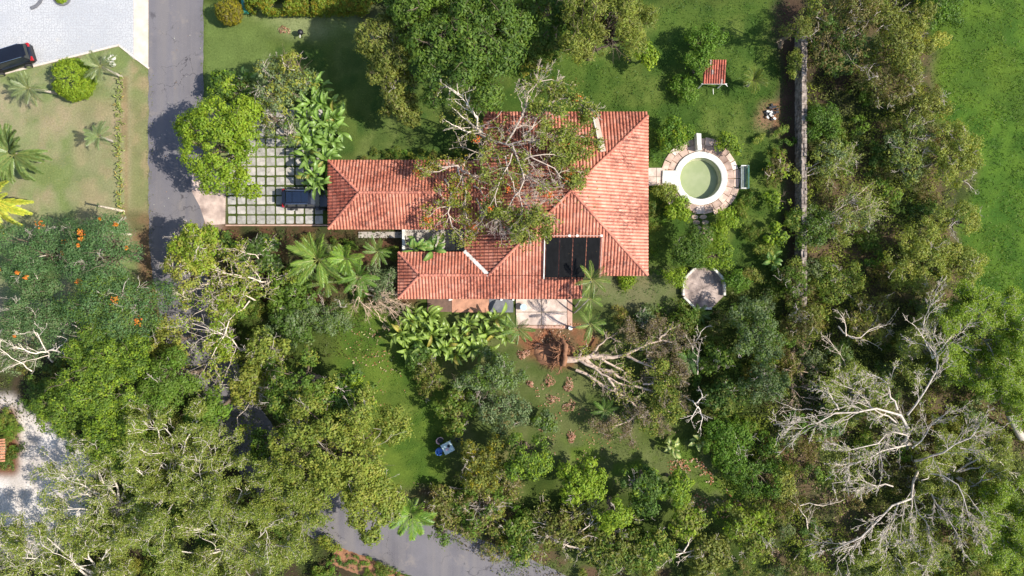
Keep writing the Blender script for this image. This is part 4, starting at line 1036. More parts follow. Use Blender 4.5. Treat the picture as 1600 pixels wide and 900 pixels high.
hg = thing('hedge', 'long clipped golden green hedge along the upper edge', 'hedge', P(480, 5))
lm = [(P(a, b, 1.0), (1.3, 1.15, 1.2)) for a in range(405, 570, 14) for b in (-22, -6, 4)]
V, F, Cc = foliage(rng, lm, 'lime', 10, 14, .16, .1, .16, -.3, 'gold', .35, rough=.08); Cc = Cc*np.array([.85, .8, .9]); mesh_np('foliage', V, F, LEAF, Cc, hg)

# ------------------------------------------------------------------ major trees
T = tree
T(352, 226, 76, 8, 'lime', 'bright lime green round tree between the road and the parking grid', lumps=20, size=.36, dens=2.4, nleaf=14, L=.22, Wd=.15, spread=.30, rough=.22, gaps=.37)
T(735, 82, 98, 12.5, 'dark', 'tall dense dark green mango tree above the house', ay=1.2, lumps=30, size=.30, dens=2.2, nleaf=14, L=.3, Wd=.13, spread=.3, rough=.16, pal2='mid', p2=.5, gaps=.31)
T(615, 95, 56, 10, 'olive', 'olive green tree on the left flank of the mango tree', ay=1.5, lumps=20, size=.44, dens=2.0, nleaf=14, L=.26, Wd=.13, twigs=5)
T(655, 20, 50, 12, 'mid', 'mid green tree at the upper edge left of the mango tree', lumps=12, size=.42, dens=2.2, nleaf=14, L=.28, Wd=.14)
T(628, 168, 34, 6, 'olive', 'low olive green tree at the lower left of the mango tree', lumps=7, size=.42, dens=2.0)
T(870, 25, 62, 8, 'dark', 'shaded dark green tree between the two tall trees at the upper edge', lumps=10, size=.4, dens=1.4)
T(938, 42, 80, 11.5, 'ygreen', 'tall olive yellow tree with fingery tufts at the upper edge', ay=.95, lumps=46, size=.27, dens=2.6, nleaf=18, L=.26, Wd=.075, spread=.28, rough=.25, pal2='olive', p2=.5, gaps=.33)
T(1012, 90, 19, 3, 'lime', 'small light green shrub beside the tall fingery tree', name='shrub', cat='shrub', lumps=5)
T(440, 135, 52, 6, 'grey', 'grey green storm torn tree above the parking grid', ay=1.1, lumps=14, size=.34, twigs=16, dens=1.5, nleaf=12, L=.2, Wd=.13, pal2='yell', p2=.35)
T(425, 185, 30, 5, 'grey', 'grey green torn foliage hanging over the top of the parking grid', lumps=9, size=.4, twigs=14, dens=1.6, nleaf=12, L=.2, Wd=.12, pal2='yell', p2=.25)
T(455, 210, 22, 4.5, 'grey', 'sparse torn foliage hanging over the middle of the parking grid', lumps=7, size=.4, twigs=8, dens=1.3, nleaf=12, L=.2, Wd=.12, pal2='lime', p2=.3)
T(462, 105, 22, 7, 'yell', 'thin yellow green sprig tree above the grey torn tree', lumps=6, size=.4, dens=1.0, twigs=4, L=.2, Wd=.12)
T(352, 135, 26, 3.5, 'dark', 'dark green shrub bed beside the road, right of the asphalt', name='shrub', cat='shrub', lumps=7, pal2='lime', p2=.35)
T(385, 150, 28, 3.0, 'dark', 'dark shrub right of the roadside shrub bed', name='shrub', cat='shrub', lumps=7, pal2='olive', p2=.3, twigs=5)
# flamboyants at the left
FL = dict(L=.16, Wd=.085, nleaf=20, spread=.34, dens=1.9, gaps=.34)
T(75, 400, 80, 8, 'blue', 'blue green flame tree with orange blossom at the left edge, topmost of its clump', ay=.9, lumps=18, size=.32, flowers=6, twigs=8, **FL)
T(170, 395, 76, 9, 'blue', 'blue green flame tree with orange blossom beside the road', ay=.95, lumps=18, size=.32, flowers=10, twigs=8, **FL)
T(70, 490, 70, 8, 'blue', 'blue green flame tree with pale broken limbs at the left edge', lumps=15, size=.33, flowers=1, twigs=12, pal2='grey', p2=.3, **FL)
T(190, 480, 78, 9.5, 'blue', 'blue green flame tree leaning over the shaded road', lumps=18, size=.32, flowers=2, twigs=10, pal2='mid', p2=.3, **FL)
T(30, 545, 55, 6, 'grey', 'sparse grey green tree with snapped pale limbs at the left edge', lumps=9, size=.34, twigs=16, dens=1.3, nleaf=14, L=.17, Wd=.09)
T(180, 580, 78, 10, 'mid', 'bright mid green tree left of the shaded road', lumps=20, size=.3, pal2='lime', p2=.35, dens=3, nleaf=16, L=.18, Wd=.11, twigs=3)
T(272, 590, 55, 9, 'mid', 'dense mid green tree overhanging the shaded road', lumps=14, size=.34, pal2='green', p2=.3, dens=3, nleaf=16, L=.18, Wd=.11, twigs=2)
T(105, 630, 58, 6.5, 'mid', 'mid green tree above the sandy yard', lumps=14, size=.33, pal2='lime', p2=.3, dens=2.8, nleaf=16, L=.18, Wd=.11, twigs=4)
T(195, 660, 72, 8, 'mid', 'mid green tree right of the sandy yard', lumps=16, size=.33, pal2='lime', p2=.4, dens=3, nleaf=16, L=.18, Wd=.11)
T(330, 640, 36, 7, 'green', 'small dark green tree beside the shaded bend of the road', lumps=9, size=.4, pal2='mid', p2=.5)
# feathery trees, lower left
feather_tree(170, 770, 100, 7, 'open feathery tree with pale limbs over the sandy yard', nroot=11, base=(215, 790), keep=.6)
feather_tree(285, 725, 105, 8.5, 'open feathery tree with white limbs at the middle of the lower left wood', nroot=12, base=(300, 750), pal='feather', nleaf=15)
feather_tree(360, 840, 125, 8, 'wide feathery tree at the lower edge left of the road', nroot=14, pal='feather', nleaf=15, base=(380, 850))
feather_tree(120, 890, 105, 7, 'feathery tree with one thick white limb at the lower left corner', nroot=11, base=(190, 900), nleaf=14, keep=.85)
feather_tree(10, 850, 70, 5.5, 'thin feathery tree at the left edge over the sand', nroot=8, base=(-60, 870), keep=.4)
feather_tree(450, 770, 60, 9, 'feathery tree squeezed between the road and the big clumpy tree', nroot=8, nleaf=20, pal='ygreen', tint=(.9, .9, .9))
T(240, 800, 50, 4, 'dark', 'dark shrub under the feathery trees', lumps=8, dens=1.2, name='shrub', cat='shrub')
# big clumpy tree near the centre bottom
T(425, 690, 36, 6, 'mid', 'mid green tree between the shaded road bend and the very large tree', lumps=9, size=.38, pal2='lime', p2=.3, twigs=4)
T(530, 705, 122, 10, 'ygreen', 'very large yellow green tree with clustered leaves left of the garden table', ay=1.0, lumps=34, size=.24, dens=2.3, nleaf=15, L=.2, Wd=.15, spread=.27, pal2='yell', p2=.25, twigs=22, rough=.26, gaps=.42, low=-.1)
T(470, 600, 62, 8, 'mid', 'dark green tree with yellow tips at the upper left of the very large tree', lumps=16, size=.32, pal2='yell', p2=.2, twigs=12)
T(545, 625, 55, 7, 'dark', 'dark green tree at the upper right of the very large tree', lumps=13, size=.34, pal2='lime', p2=.35)
T(420, 545, 40, 6, 'ygreen', 'yellow green torn tree above the dark tree', lumps=9, size=.36, twigs=14, dens=1.5)
T(400, 600, 38, 6, 'yell', 'pale yellow green torn tree overhanging the shaded road', lumps=9, size=.36, twigs=14, dens=1.4)
T(590, 790, 50, 7, 'ygreen', 'yellow green tree tip reaching over the lower road', lumps=10, size=.36, twigs=5, L=.25, Wd=.17)
# storm torn trees by the road, left of the house
T(318, 385, 50, 7.5, 'lime', 'torn lime yellow tree beside the driveway apron', lumps=13, size=.33, twigs=12, dens=1.9, pal2='yell', p2=.4, L=.2, Wd=.14)
T(300, 425, 38, 7, 'yell', 'torn yellow tree leaning over the road', lumps=9, size=.36, twigs=12, dens=1.6, L=.2, Wd=.14)
T(360, 470, 42, 6, 'lime', 'torn lime tree with snapped white limbs below the driveway', lumps=10, size=.34, twigs=14, dens=1.4, pal2='yell', p2=.4, L=.2, Wd=.14)
T(275, 530, 34, 6, 'yell', 'pale yellow foliage tree at the left side of the shaded road', lumps=8, size=.38, twigs=8, dens=1.5, L=.2, Wd=.14)
T(350, 530, 34, 5, 'lime', 'small torn lime tree hanging over the shaded road', lumps=8, size=.38, twigs=12, dens=1.3, L=.2, Wd=.14)
T(405, 400, 40, 3, 'dark', 'dark green shrub below the parking kerb', name='shrub', cat='shrub', lumps=9, dens=1.7, pal2='grey', p2=.3, twigs=5)
T(455, 455, 40, 3.0, 'mid', 'mid green shrub left of the weedy bush', name='shrub', cat='shrub', lumps=9, dens=1.9, twigs=7)
T(505, 492, 62, 2.6, 'grey', 'wide grey green weedy bush below the palms', ay=.62, name='bush', cat='bush', lumps=16, size=.34, dens=3, nleaf=16, L=.17, Wd=.09, pal2='mid', p2=.3, twigs=3)
T(455, 510, 36, 3.0, 'dark', 'dark green bush left of the weedy bush', name='bush', cat='bush', lumps=8, dens=2, pal2='grey', p2=.3)
T(600, 440, 34, 2.6, 'grey', 'sparse grey green bush left of the south wing', name='bush', cat='bush', lumps=8, dens=1.8, twigs=7, L=.17, Wd=.09)
# garden south of the house
T(768, 590, 62, 5.0, 'grey', 'rounded grey green tree below the broad leaved bed', ay=.8, lumps=18, size=.3, dens=3.2, nleaf=16, L=.17, Wd=.11, pal2='mid', p2=.4, twigs=4)
T(790, 645, 48, 4.5, 'grey', 'grey green tree just below the rounded one', lumps=10, size=.36, dens=2.6, nleaf=15, L=.17, Wd=.11, pal2='brown', p2=.15, twigs=3)
T(672, 585, 34, 3.0, 'olive', 'thin olive bush left of the rounded grey green tree', name='bush', cat='bush', lumps=8, dens=1.4, twigs=5, pal2='brown', p2=.3, L=.18, Wd=.1)
T(822, 710, 42, 6, 'mid', 'dense mid green tree at the bottom centre', ay=1.2, lumps=14, size=.36, dens=3, L=.2, Wd=.13, pal2='lime', p2=.35)
T(752, 722, 52, 5, 'olive', 'yellow brown tinged tree right of the garden table', lumps=13, size=.34, dens=2.0, pal2='gold', p2=.25, twigs=7, L=.2, Wd=.12)
T(905, 748, 46, 5.5, 'lime', 'lime green tree at the bottom centre beside the shadow', ay=.9, lumps=13, size=.32, dens=2.3, twigs=6, L=.2, Wd=.15)
T(958, 797, 30, 5, 'lime', 'small round lime green tree below the dark shaded tree', lumps=8, size=.4, dens=2.6, L=.2, Wd=.15, twigs=2)
T(1005, 755, 46, 5, 'dark', 'dark green tree with a few lime tips at the bottom centre', lumps=11, size=.36, dens=1.9, pal2='lime', p2=.12, twigs=6)
T(1055, 760, 26, 4.5, 'lime', 'lime tinged tree right of the dark shaded tree', ay=1.5, lumps=7, size=.42, dens=1.9, pal2='mid', p2=.3)
T(1075, 810, 34, 4, 'olive', 'olive tree above the snapped branches at the bottom', lumps=8, dens=1.8, pal2='lime', p2=.35, twigs=6)
T(880, 830, 44, 3, 'olive', 'olive bush under the long fallen pale limbs', name='bush', cat='bush', lumps=9, dens=1.8, pal2='brown', p2=.25, twigs=12)
T(960, 850, 50, 3, 'olive', 'olive brown bush at the bottom centre with dry twigs', name='bush', cat='bush', lumps=10, dens=1.8, pal2='mid', p2=.4, twigs=12)
T(1020, 860, 40, 3, 'mid', 'mid green bush at the bottom left of the snapped branches', name='bush', cat='bush', lumps=8, dens=1.8, pal2='yell', p2=.3, twigs=6)
T(1170, 830, 46, 4, 'lime', 'olive lime tree at the lower right of the leaf strewn lawn', lumps=10, dens=1.8, pal2='olive', p2=.5, twigs=6)
T(1110, 870, 40, 3.5, 'olive', 'olive bush at the lower edge right of the snapped branches', name='bush', cat='bush', lumps=9, dens=1.8, twigs=6)
T(690, 790, 36, 2.5, 'olive', 'brownish green bush on the verge above the lower road', name='bush', cat='bush', lumps=8, dens=1.5, pal2='brown', p2=.3, twigs=12)
T(750, 790, 44, 3, 'mid', 'green bush with dry twigs above the lower road', name='bush', cat='bush', lumps=9, dens=1.7, pal2='brown', p2=.2, twigs=12)
T(810, 840, 38, 2.5, 'mid', 'green verge bush with yellow tips at the end of the lower road', name='bush', cat='bush', lumps=8, dens=1.8, pal2='yell', p2=.2, twigs=8)
T(690, 835, 18, 4.5, 'mid', 'small sparse sapling hanging over the lower road', name='sapling', lumps=6, dens=.8, L=.2, Wd=.13)
T(1135, 690, 44, 3.4, 'green', 'bright green bush at the right of the leaf strewn lawn', name='bush', cat='bush', lumps=11, dens=2.2, twigs=3, L=.2, Wd=.11)
T(1180, 735, 50, 2.4, 'green', 'low deep green thicket bush right of the leaf strewn lawn', name='bush', cat='bush', lumps=11, dens=2.2, L=.2, Wd=.1, pal2='dark', p2=.4)
T(1182, 525, 46, 5.5, 'grey', 'blue grey green tree below the octagonal terrace', ay=1.3, lumps=15, size=.34, dens=2.6, L=.18, Wd=.1, pal2='mid', p2=.4, twigs=4)
T(1190, 600, 36, 4.5, 'grey', 'grey green tree below the blue grey one', lumps=9, dens=2, pal2='dark', p2=.4, L=.18, Wd=.1, twigs=5)
T(1120, 560, 30, 3, 'mid', 'mid green bush right of the uprooted crown', name='bush', cat='bush', lumps=8, dens=1.6, twigs=6)
T(1130, 620, 34, 3.2, 'dark', 'dark green bush around the forked dead branch', name='bush', cat='bush', lumps=8, dens=1.8, twigs=3, pal2='olive', p2=.3)
T(1010, 500, 18, 2, 'grey', 'dry twiggy bush between the lawn and the uprooted tree', name='bush', cat='bush', lumps=5, dens=1.0, twigs=14)
# shrubs around the pool and terrace
T(1052, 210, 28, 2.6, 'green', 'round green shrub at the upper left of the pool', name='shrub', cat='shrub', lumps=9, dens=3, L=.18, Wd=.11, pal2='lime', p2=.25)
T(1136, 228, 18, 2.2, 'lime', 'light green shrub at the upper right of the pool', name='shrub', cat='shrub', ay=1.2, lumps=7, dens=3, L=.18, Wd=.11, pal2='dark', p2=.3)
T(1100, 66, 38, 3.4, 'green', 'bright green spreading shrub above the tiled shelter', ay=.8, name='shrub', cat='shrub', lumps=11, dens=2.6, L=.2, Wd=.1)
T(1090, 100, 24, 3.0, 'green', 'bright green shrub touching the left side of the tiled shelter', name='shrub', cat='shrub', lumps=7, dens=2.6, L=.2, Wd=.1)
T(1075, 142, 26, 1.8, 'green', 'low bright green shrub below and left of the tiled shelter', name='shrub', cat='shrub', lumps=7, dens=2.2, L=.2, Wd=.1)
T(1040, 300, 16, 1.8, 'ygreen', 'small yellow green shrub at the lower left rim of the pool deck', name='shrub', cat='shrub', lumps=5, dens=3, L=.18, Wd=.1)
T(1062, 325, 22, 2, 'lime', 'lime shrub below the pool deck, left of the stone path', name='shrub', cat='shrub', lumps=7, dens=3, L=.2, Wd=.13)
T(1132, 345, 24, 2.4, 'lime', 'lime green shrub right of the stone path', ay=1.25, name='shrub', cat='shrub', lumps=8, dens=3, L=.18, Wd=.11)
T(1078, 388, 36, 4.2, 'mid', 'taller dark green tree between the stone path and the terrace', ay=1.1, lumps=12, dens=2.8, L=.18, Wd=.1, pal2='dark', p2=.5, twigs=2)
T(1122, 398, 30, 3, 'lime', 'light green shrub above the octagonal terrace', name='shrub', cat='shrub', lumps=8, dens=2.6, L=.18, Wd=.1, pal2='mid', p2=.3)
T(1055, 432, 18, 2.2, 'lime', 'light green shrub at the left of the octagonal terrace', name='shrub', cat='shrub', lumps=6, dens=2.6, L=.18, Wd=.1)
T(1148, 440, 18, 2.2, 'green', 'bright green shrub at the right of the octagonal terrace', name='shrub', cat='shrub', lumps=6, dens=2.6, L=.18, Wd=.1)
T(980, 438, 10, .9, 'lime', 'little lime shrub under the east end of the eave', name='shrub', cat='shrub', lumps=4, dens=4, L=.16, Wd=.1)
T(1215, 260, 20, 2, 'brown', 'brownish dry shrub left of the boundary wall', name='shrub', cat='shrub', lumps=6, dens=2, pal2='lime', p2=.4, twigs=6)
T(1212, 312, 22, 2, 'lime', 'lime shrub left of the boundary wall', name='shrub', cat='shrub', lumps=6, dens=2, pal2='mid', p2=.4)
T(1215, 365, 20, 1.8, 'mid', 'mid green shrub left of the boundary wall, below the lime one', name='shrub', cat='shrub', lumps=6, dens=2, pal2='lime', p2=.4)
T(1242, 48, 22, 6, 'olive', 'narrow leaved tuft tree growing over the boundary wall', lumps=6, dens=1.6, L=.3, Wd=.07)
T(715, 640, 38, 3.6, 'mid', 'mid green bush above the garden table', name='bush', cat='bush', lumps=9, dens=1.8, pal2='olive', p2=.4, twigs=5)
T(850, 660, 20, 2.2, 'grey', 'small grey green bush left of the orange leaf heaps', name='bush', cat='bush', lumps=6, dens=2, pal2='mid', p2=.4)
T(655, 560, 24, 2.6, 'dark', 'small dark bush at the lower left of the broad leaved bed', name='bush', cat='bush', lumps=7, dens=2)
T(1448, 690, 42, 1.6, 'brown', 'low brown brush beneath the great dead tree', name='bush', cat='bush', lumps=10, dens=2, twigs=20, pal2='dead', p2=.5, L=.15, Wd=.08)
T(1410, 745, 34, 1.6, 'olive', 'low olive brush below the trunk of the great dead tree', name='bush', cat='bush', lumps=8, dens=2, twigs=14, pal2='brown', p2=.4, L=.15, Wd=.08)
# trees beyond the wall
S = dict(L=.17, Wd=.10, nleaf=15, spread=.24)
T(1405, 60, 62, 8, 'olive', 'tall olive tree beyond the wall near the upper edge', ay=1.15, lumps=18, size=.32, dens=2.3, pal2='yell', p2=.3, twigs=8, **S)
T(1300, 55, 62, 7, 'brown', 'shaded brown green thicket tree right of the wall top', ay=1.1, lumps=13, dens=1.2, pal2='dark', p2=.5, twigs=10, **S)
T(1340, 20, 40, 8, 'brown', 'dark brownish tree at the upper edge beyond the wall', lumps=9, dens=1.3, pal2='olive', p2=.4, twigs=8, **S)
T(1470, 15, 40, 4, 'green', 'dark green bushy tree at the upper edge beside the open field', lumps=9, dens=2.2, pal2='dark', p2=.4, **S)
T(1385, 130, 52, 6, 'brown', 'brown and olive dry tree beyond the wall', lumps=12, dens=1.7, pal2='olive', p2=.5, twigs=16, **S)
T(1440, 165, 38, 6, 'olive', 'olive tree with yellow tips bordering the field', lumps=10, dens=2.2, pal2='yell', p2=.35, twigs=8, **S)
T(1485, 245, 50, 7.5, 'feather', 'large pale yellow green tree pushing out into the field', ay=1.3, lumps=20, size=.3, dens=2.0, pal2='yell', p2=.4, twigs=16, **S)
T(1420, 235, 46, 6, 'feather', 'pale olive tree with grey limbs left of the field edge', lumps=12, dens=1.8, pal2='grey', p2=.4, twigs=16, **S)
T(1345, 335, 36, 4.5, 'feather', 'fan shaped pale twiggy tree beyond the wall', lumps=8, dens=1.6, pal2='grey', p2=.4, twigs=16, **S)
T(1300, 245, 36, 4, 'feather', 'pale grey green fallen bush beside the wall', lumps=8, dens=1.6, pal2='grey', p2=.4, twigs=12, **S)
T(1290, 190, 34, 3.5, 'green', 'dark green bush right of the wall', name='bush', cat='bush', lumps=8, dens=2.4, pal2='dark', p2=.5, **S)
T(1440, 400, 58, 6.5, 'feather', 'yellowish feathery tree in the middle of the scrub', lumps=16, dens=2.2, pal2='yell', p2=.35, twigs=10, **S)
T(1495, 345, 38, 6, 'yell', 'yellow topped tree at the field edge', lumps=11, dens=2.2, pal2='feather', p2=.5, twigs=6, **S)
T(1500, 415, 36, 6, 'yell', 'yellow topped tree at the field edge, below the other', lumps=11, dens=2.2, pal2='feather', p2=.5, twigs=6, **S)
T(1360, 500, 46, 5, 'yell', 'dry yellow tree with curling bare limbs in the scrub', lumps=11, dens=1.6, pal2='brown', p2=.3, twigs=14, **S)
T(1275, 360, 36, 3.5, 'mid', 'mid green tree touching the boundary wall', lumps=9, dens=2.2, pal2='grey', p2=.3, twigs=6, **S)
T(1310, 440, 40, 3.5, 'ygreen', 'yellow green bush in the scrub right of the wall end', name='bush', cat='bush', lumps=9, dens=2.0, pal2='mid', p2=.4, twigs=8, **S)
T(1240, 440, 30, 3, 'mid', 'mid green bush at the lower end of the boundary wall', name='bush', cat='bush', lumps=8, dens=1.8, pal2='brown', p2=.3, twigs=8, **S)
T(1250, 500, 36, 3.6, 'olive', 'olive bush below the end of the boundary wall', name='bush', cat='bush', lumps=8, dens=1.8, pal2='brown', p2=.3, twigs=8, **S)
F_ = feather_tree
F_(1535, 520, 85, 8, 'fresh yellow green feathery tree at the lower end of the field', pal='lime', nroot=12, nleaf=20, tint=(.85, .85, .9), L=.14, Wd=.07)
F_(1590, 590, 70, 8, 'fresh yellow green feathery tree at the right edge', pal='lime', nroot=10, nleaf=18, tint=(.9, .9, .95), L=.14, Wd=.07)
F_(1450, 540, 62, 5, 'yellow green feathery tree above the great dead tree', pal='feather', nroot=10, nleaf=16, tint=(.95, .95, 1), L=.14, Wd=.07)
F_(1500, 745, 90, 3.6, 'yellow green feathery foliage tree below the great dead tree', pal='ygreen', nroot=12, nleaf=14, tint=(1.2, 1.2, 1.25), L=.14, Wd=.07)
F_(1570, 820, 80, 6, 'yellow green feathery tree near the lower right corner', pal='lime', nroot=10, nleaf=18, tint=(.9, .9, .95), L=.14, Wd=.07)
F_(1410, 860, 70, 3, 'thin feathery tree at the lower edge of the scrub', pal='feather', nroot=10, nleaf=12, tint=(1.2, 1.2, 1.25), L=.14, Wd=.07)
F_(1330, 620, 52, 3.2, 'thin grey green feathery tree left of the great dead tree', pal='feather', nroot=9, nleaf=10, tint=(1, 1, 1), L=.14, Wd=.07)
# ------------------------------------------------------------------ dead and fallen trees, traced limb by limb
def limbs(name, label, cat, traces, levels=3, nch=(6, 4, 3), ratio=.42, spread=.7, flat=.5, lift=.0, tint=(1.6, 1.55, 1.5), leafpal=None, nleaf=8, keep=.4, mat=None, seed=1, minr=.011, thin=.72, leafL=.2, leafW=.13, flow=0, pal2=None, leafbox=None, lspread=.2, wob=.05, rr=.45):
    """traces: [(radius, [(px,py,z),...])...]"""
    rng = np.random.RandomState(seed); b = traces[0][1][0]; b0 = P(*b)
    t = thing(name, label, cat, (b0[0], b0[1], 0))
    roots = [[P(*q) for q in tr] for _, tr in traces]; rad = [r*thin for r, _ in traces]
    lv = grow(rng, roots, rad, levels, nch, ratio, spread, flat, lift, wob, .15, rr)
    for i in range(len(roots)):
        wood('trunk' if i == 0 else 'limb', [(lv[0][0][i:i+1], lv[0][1][i:i+1])], mat or BARK, t, tint, (9,))
    wood('branches', lv[1:], mat or BARK, t, tint, (5, 3, 3), minr)['kind'] = 'stuff'
    if leafpal:
        tips = np.vstack([lv[-1][0][:, -1], lv[-1][0][:, 3], lv[-2][0][:, -1]]); tips = tips[rng.rand(len(tips)) < keep]
        if leafbox is not None:
            k_ = CAMH/(CAMH-tips[:, 2])*16; tx = tips[:, 0]*k_+800; ty = 450-tips[:, 1]*k_
            ok = np.zeros(len(tips), bool)
            for pl in leafbox: ok |= pip(tx, ty, pl)
            tips = tips[ok | (rng.rand(len(tips)) < .04)]
        rep = np.repeat(np.arange(len(tips)), nleaf); m = len(rep); tc = rng.rand(len(tips))[rep]
        col = tones(rng, leafpal, tc, m)
        if pal2: s = (rng.rand(len(tips)) < .4)[rep]; col[s] = tones(rng, pal2, tc, m)[s]
        V, F, Cc = leaf_quads(rng, tips[rep]+rng.normal(size=(m, 3))*lspread, np.array([0, 0, 1.])+rng.normal(size=(m, 3))*.6, leafL, leafW, np.clip(col, .004, .8))
        mesh_np('foliage', V, F, LEAF, Cc, t)
        if flow:
            fp = tips[rng.permutation(len(tips))[:flow]]; rep = np.repeat(np.arange(len(fp)), 30); m = len(rep)
            col = np.array([.62, .14, .03])*rng.uniform(.6, 1.2, (m, 1))
            V, F, Cc = leaf_quads(rng, fp[rep]+rng.normal(size=(m, 3))*.18+[0, 0, .15], rng.normal(size=(m, 3))*.4+[0, 0, 1], .15, .12, col); mesh_np('blossom', V, F, PETAL, Cc, t)
    return t
# great dead tree, lower right
limbs('dead_tree', 'great bare white dead tree spreading over the lower right scrub', 'tree', [
 (.42, [(1417, 700, 0), (1417, 680, 4), (1417, 668, 6.5)]),
 (.22, [(1418, 668, 6.5), (1410, 640, 8), (1385, 645, 9), (1350, 642, 9.5), (1310, 640, 10), (1275, 662, 10)]),
 (.15, [(1402, 640, 8.5), (1392, 615, 9.5), (1385, 590, 10), (1362, 585, 10)]),
 (.16, [(1418, 648, 8), (1432, 630, 9), (1450, 612, 9.5), (1458, 590, 10), (1460, 560, 10.5), (1450, 520, 10.5), (1445, 495, 10.5)]),
 (.13, [(1400, 660, 7.5), (1375, 648, 8), (1345, 620, 8.5), (1318, 603, 9)]),
 (.14, [(1310, 640, 9.5), (1300, 622, 10), (1282, 600, 10)]),
 (.14, [(1417, 680, 6), (1390, 670, 7), (1372, 690, 7.5), (1340, 705, 8), (1300, 702, 8)]),
 (.2, [(1430, 720, 4), (1450, 715, 6), (1475, 705, 7.5), (1500, 690, 8), (1515, 680, 8.5), (1530, 665, 8.5)]),
 (.12, [(1500, 700, 7), (1530, 705, 7.5), (1545, 715, 7.5)]),
 (.15, [(1418, 695, 5), (1380, 700, 6), (1355, 720, 6.5), (1325, 728, 7)]),
 (.22, [(1435, 735, 2), (1432, 775, 4.5), (1405, 785, 5.5), (1370, 808, 6), (1340, 830, 6.5), (1312, 855, 6.5)]),
 (.13, [(1424, 775, 4), (1424, 810, 5), (1422, 850, 5.5)]),
 (.14, [(1440, 760, 3), (1470, 790, 5), (1490, 820, 5.5), (1500, 850, 6)]),
 (.12, [(1395, 760, 4), (1375, 760, 5), (1345, 752, 6), (1300, 755, 6)]),
 (.12, [(1455, 740, 4), (1490, 752, 5.5), (1510, 790, 6), (1520, 830, 6)]),
 (.10, [(1530, 780, 4), (1550, 800, 5), (1570, 805, 5)]),
 (.09, [(1450, 860, 3), (1450, 880, 4), (1445, 905, 4)]), (.12, [(1430, 790, 3), (1450, 830, 4.5), (1460, 870, 5)]), (.11, [(1470, 770, 3), (1500, 790, 4.5), (1540, 820, 5)]), (.12, [(1425, 700, 5.5), (1470, 650, 7), (1500, 640, 7.5)]), (.10, [(1405, 785, 4), (1390, 830, 5), (1385, 870, 5)]),
], 4, (10, 7, 5, 3), .40, .52, .35, .05, (1.25, 1.22, 1.22), seed=3, thin=.56, rr=.32, minr=.016, leafpal='ygreen', nleaf=5, keep=.03, leafL=.15, leafW=.08)
limbs('dead_tree', 'bare forked grey tree above the great dead tree', 'tree', [
 (.15, [(1455, 575, 0), (1458, 560, 4), (1460, 535, 5), (1462, 510, 5.5)]), (.09, [(1458, 560, 5), (1475, 540, 6), (1490, 520, 6.2)]), (.09, [(1457, 560, 5), (1440, 520, 6), (1425, 505, 6.2)])],
 3, (6, 4, 3), .5, .7, .5, .05, (1.7, 1.65, 1.6), seed=8)
limbs('fallen_branch', 'long pale fallen limb spread like a fan at the right edge', 'branch', [
 (.10, [(1525, 597, 3), (1560, 607, 4), (1590, 622, 4), (1640, 660, 4)]), (.07, [(1555, 560, 3), (1580, 530, 4), (1600, 500, 4)]), (.07, [(1560, 720, 3), (1590, 750, 3), (1600, 770, 3)])], 3, (6, 4, 3), .45, .6, .4, .1, (1.7, 1.7, 1.7), seed=9)
# snapped trunk at right edge
m = MB(); a = P(1576, 646, 3.2); b = P(1596, 684, .2)
V, F = tubes(np.array([resample([b, a])]), np.array([np.linspace(.36, .30, K)]), 12)
st = thing('broken_trunk', 'thick snapped pale trunk at the right edge', 'trunk', (b[0], b[1], 0)); mesh_np('trunk', V, F, BARK, None, st, True)
# fan brushes beyond wall
limbs('fallen_branch', 'bundle of pale fallen limbs fanning right beside the wall, upper one', 'branch', [
 (.09, [(1250, 272, .8), (1280, 262, 1.2), (1318, 252, 1.6)]), (.07, [(1252, 268, .8), (1285, 252, 1.4), (1300, 245, 1.8)]), (.07, [(1250, 276, .8), (1290, 268, 1.2), (1325, 255, 1.6)])], 3, (6, 4, 3), .5, .45, .5, .05, (1.5, 1.4, 1.25), leafpal='feather', keep=.35, nleaf=6, leafL=.14, leafW=.08, seed=11)
limbs('fallen_branch', 'bundle of pale fallen limbs fanning right beside the wall, lower one', 'branch', [
 (.12, [(1270, 358, 1), (1300, 342, 1.8), (1330, 328, 2.4), (1355, 322, 2.6)]), (.09, [(1275, 360, 1), (1310, 345, 2), (1340, 340, 2.6)]), (.09, [(1272, 356, 1), (1305, 330, 2), (1335, 310, 2.6)]), (.07, [(1300, 360, 1), (1318, 375, 1.4)])], 3, (7, 5, 3), .5, .45, .5, .05, (1.7, 1.6, 1.4), leafpal='feather', keep=.4, nleaf=8, leafL=.14, leafW=.08, seed=12)
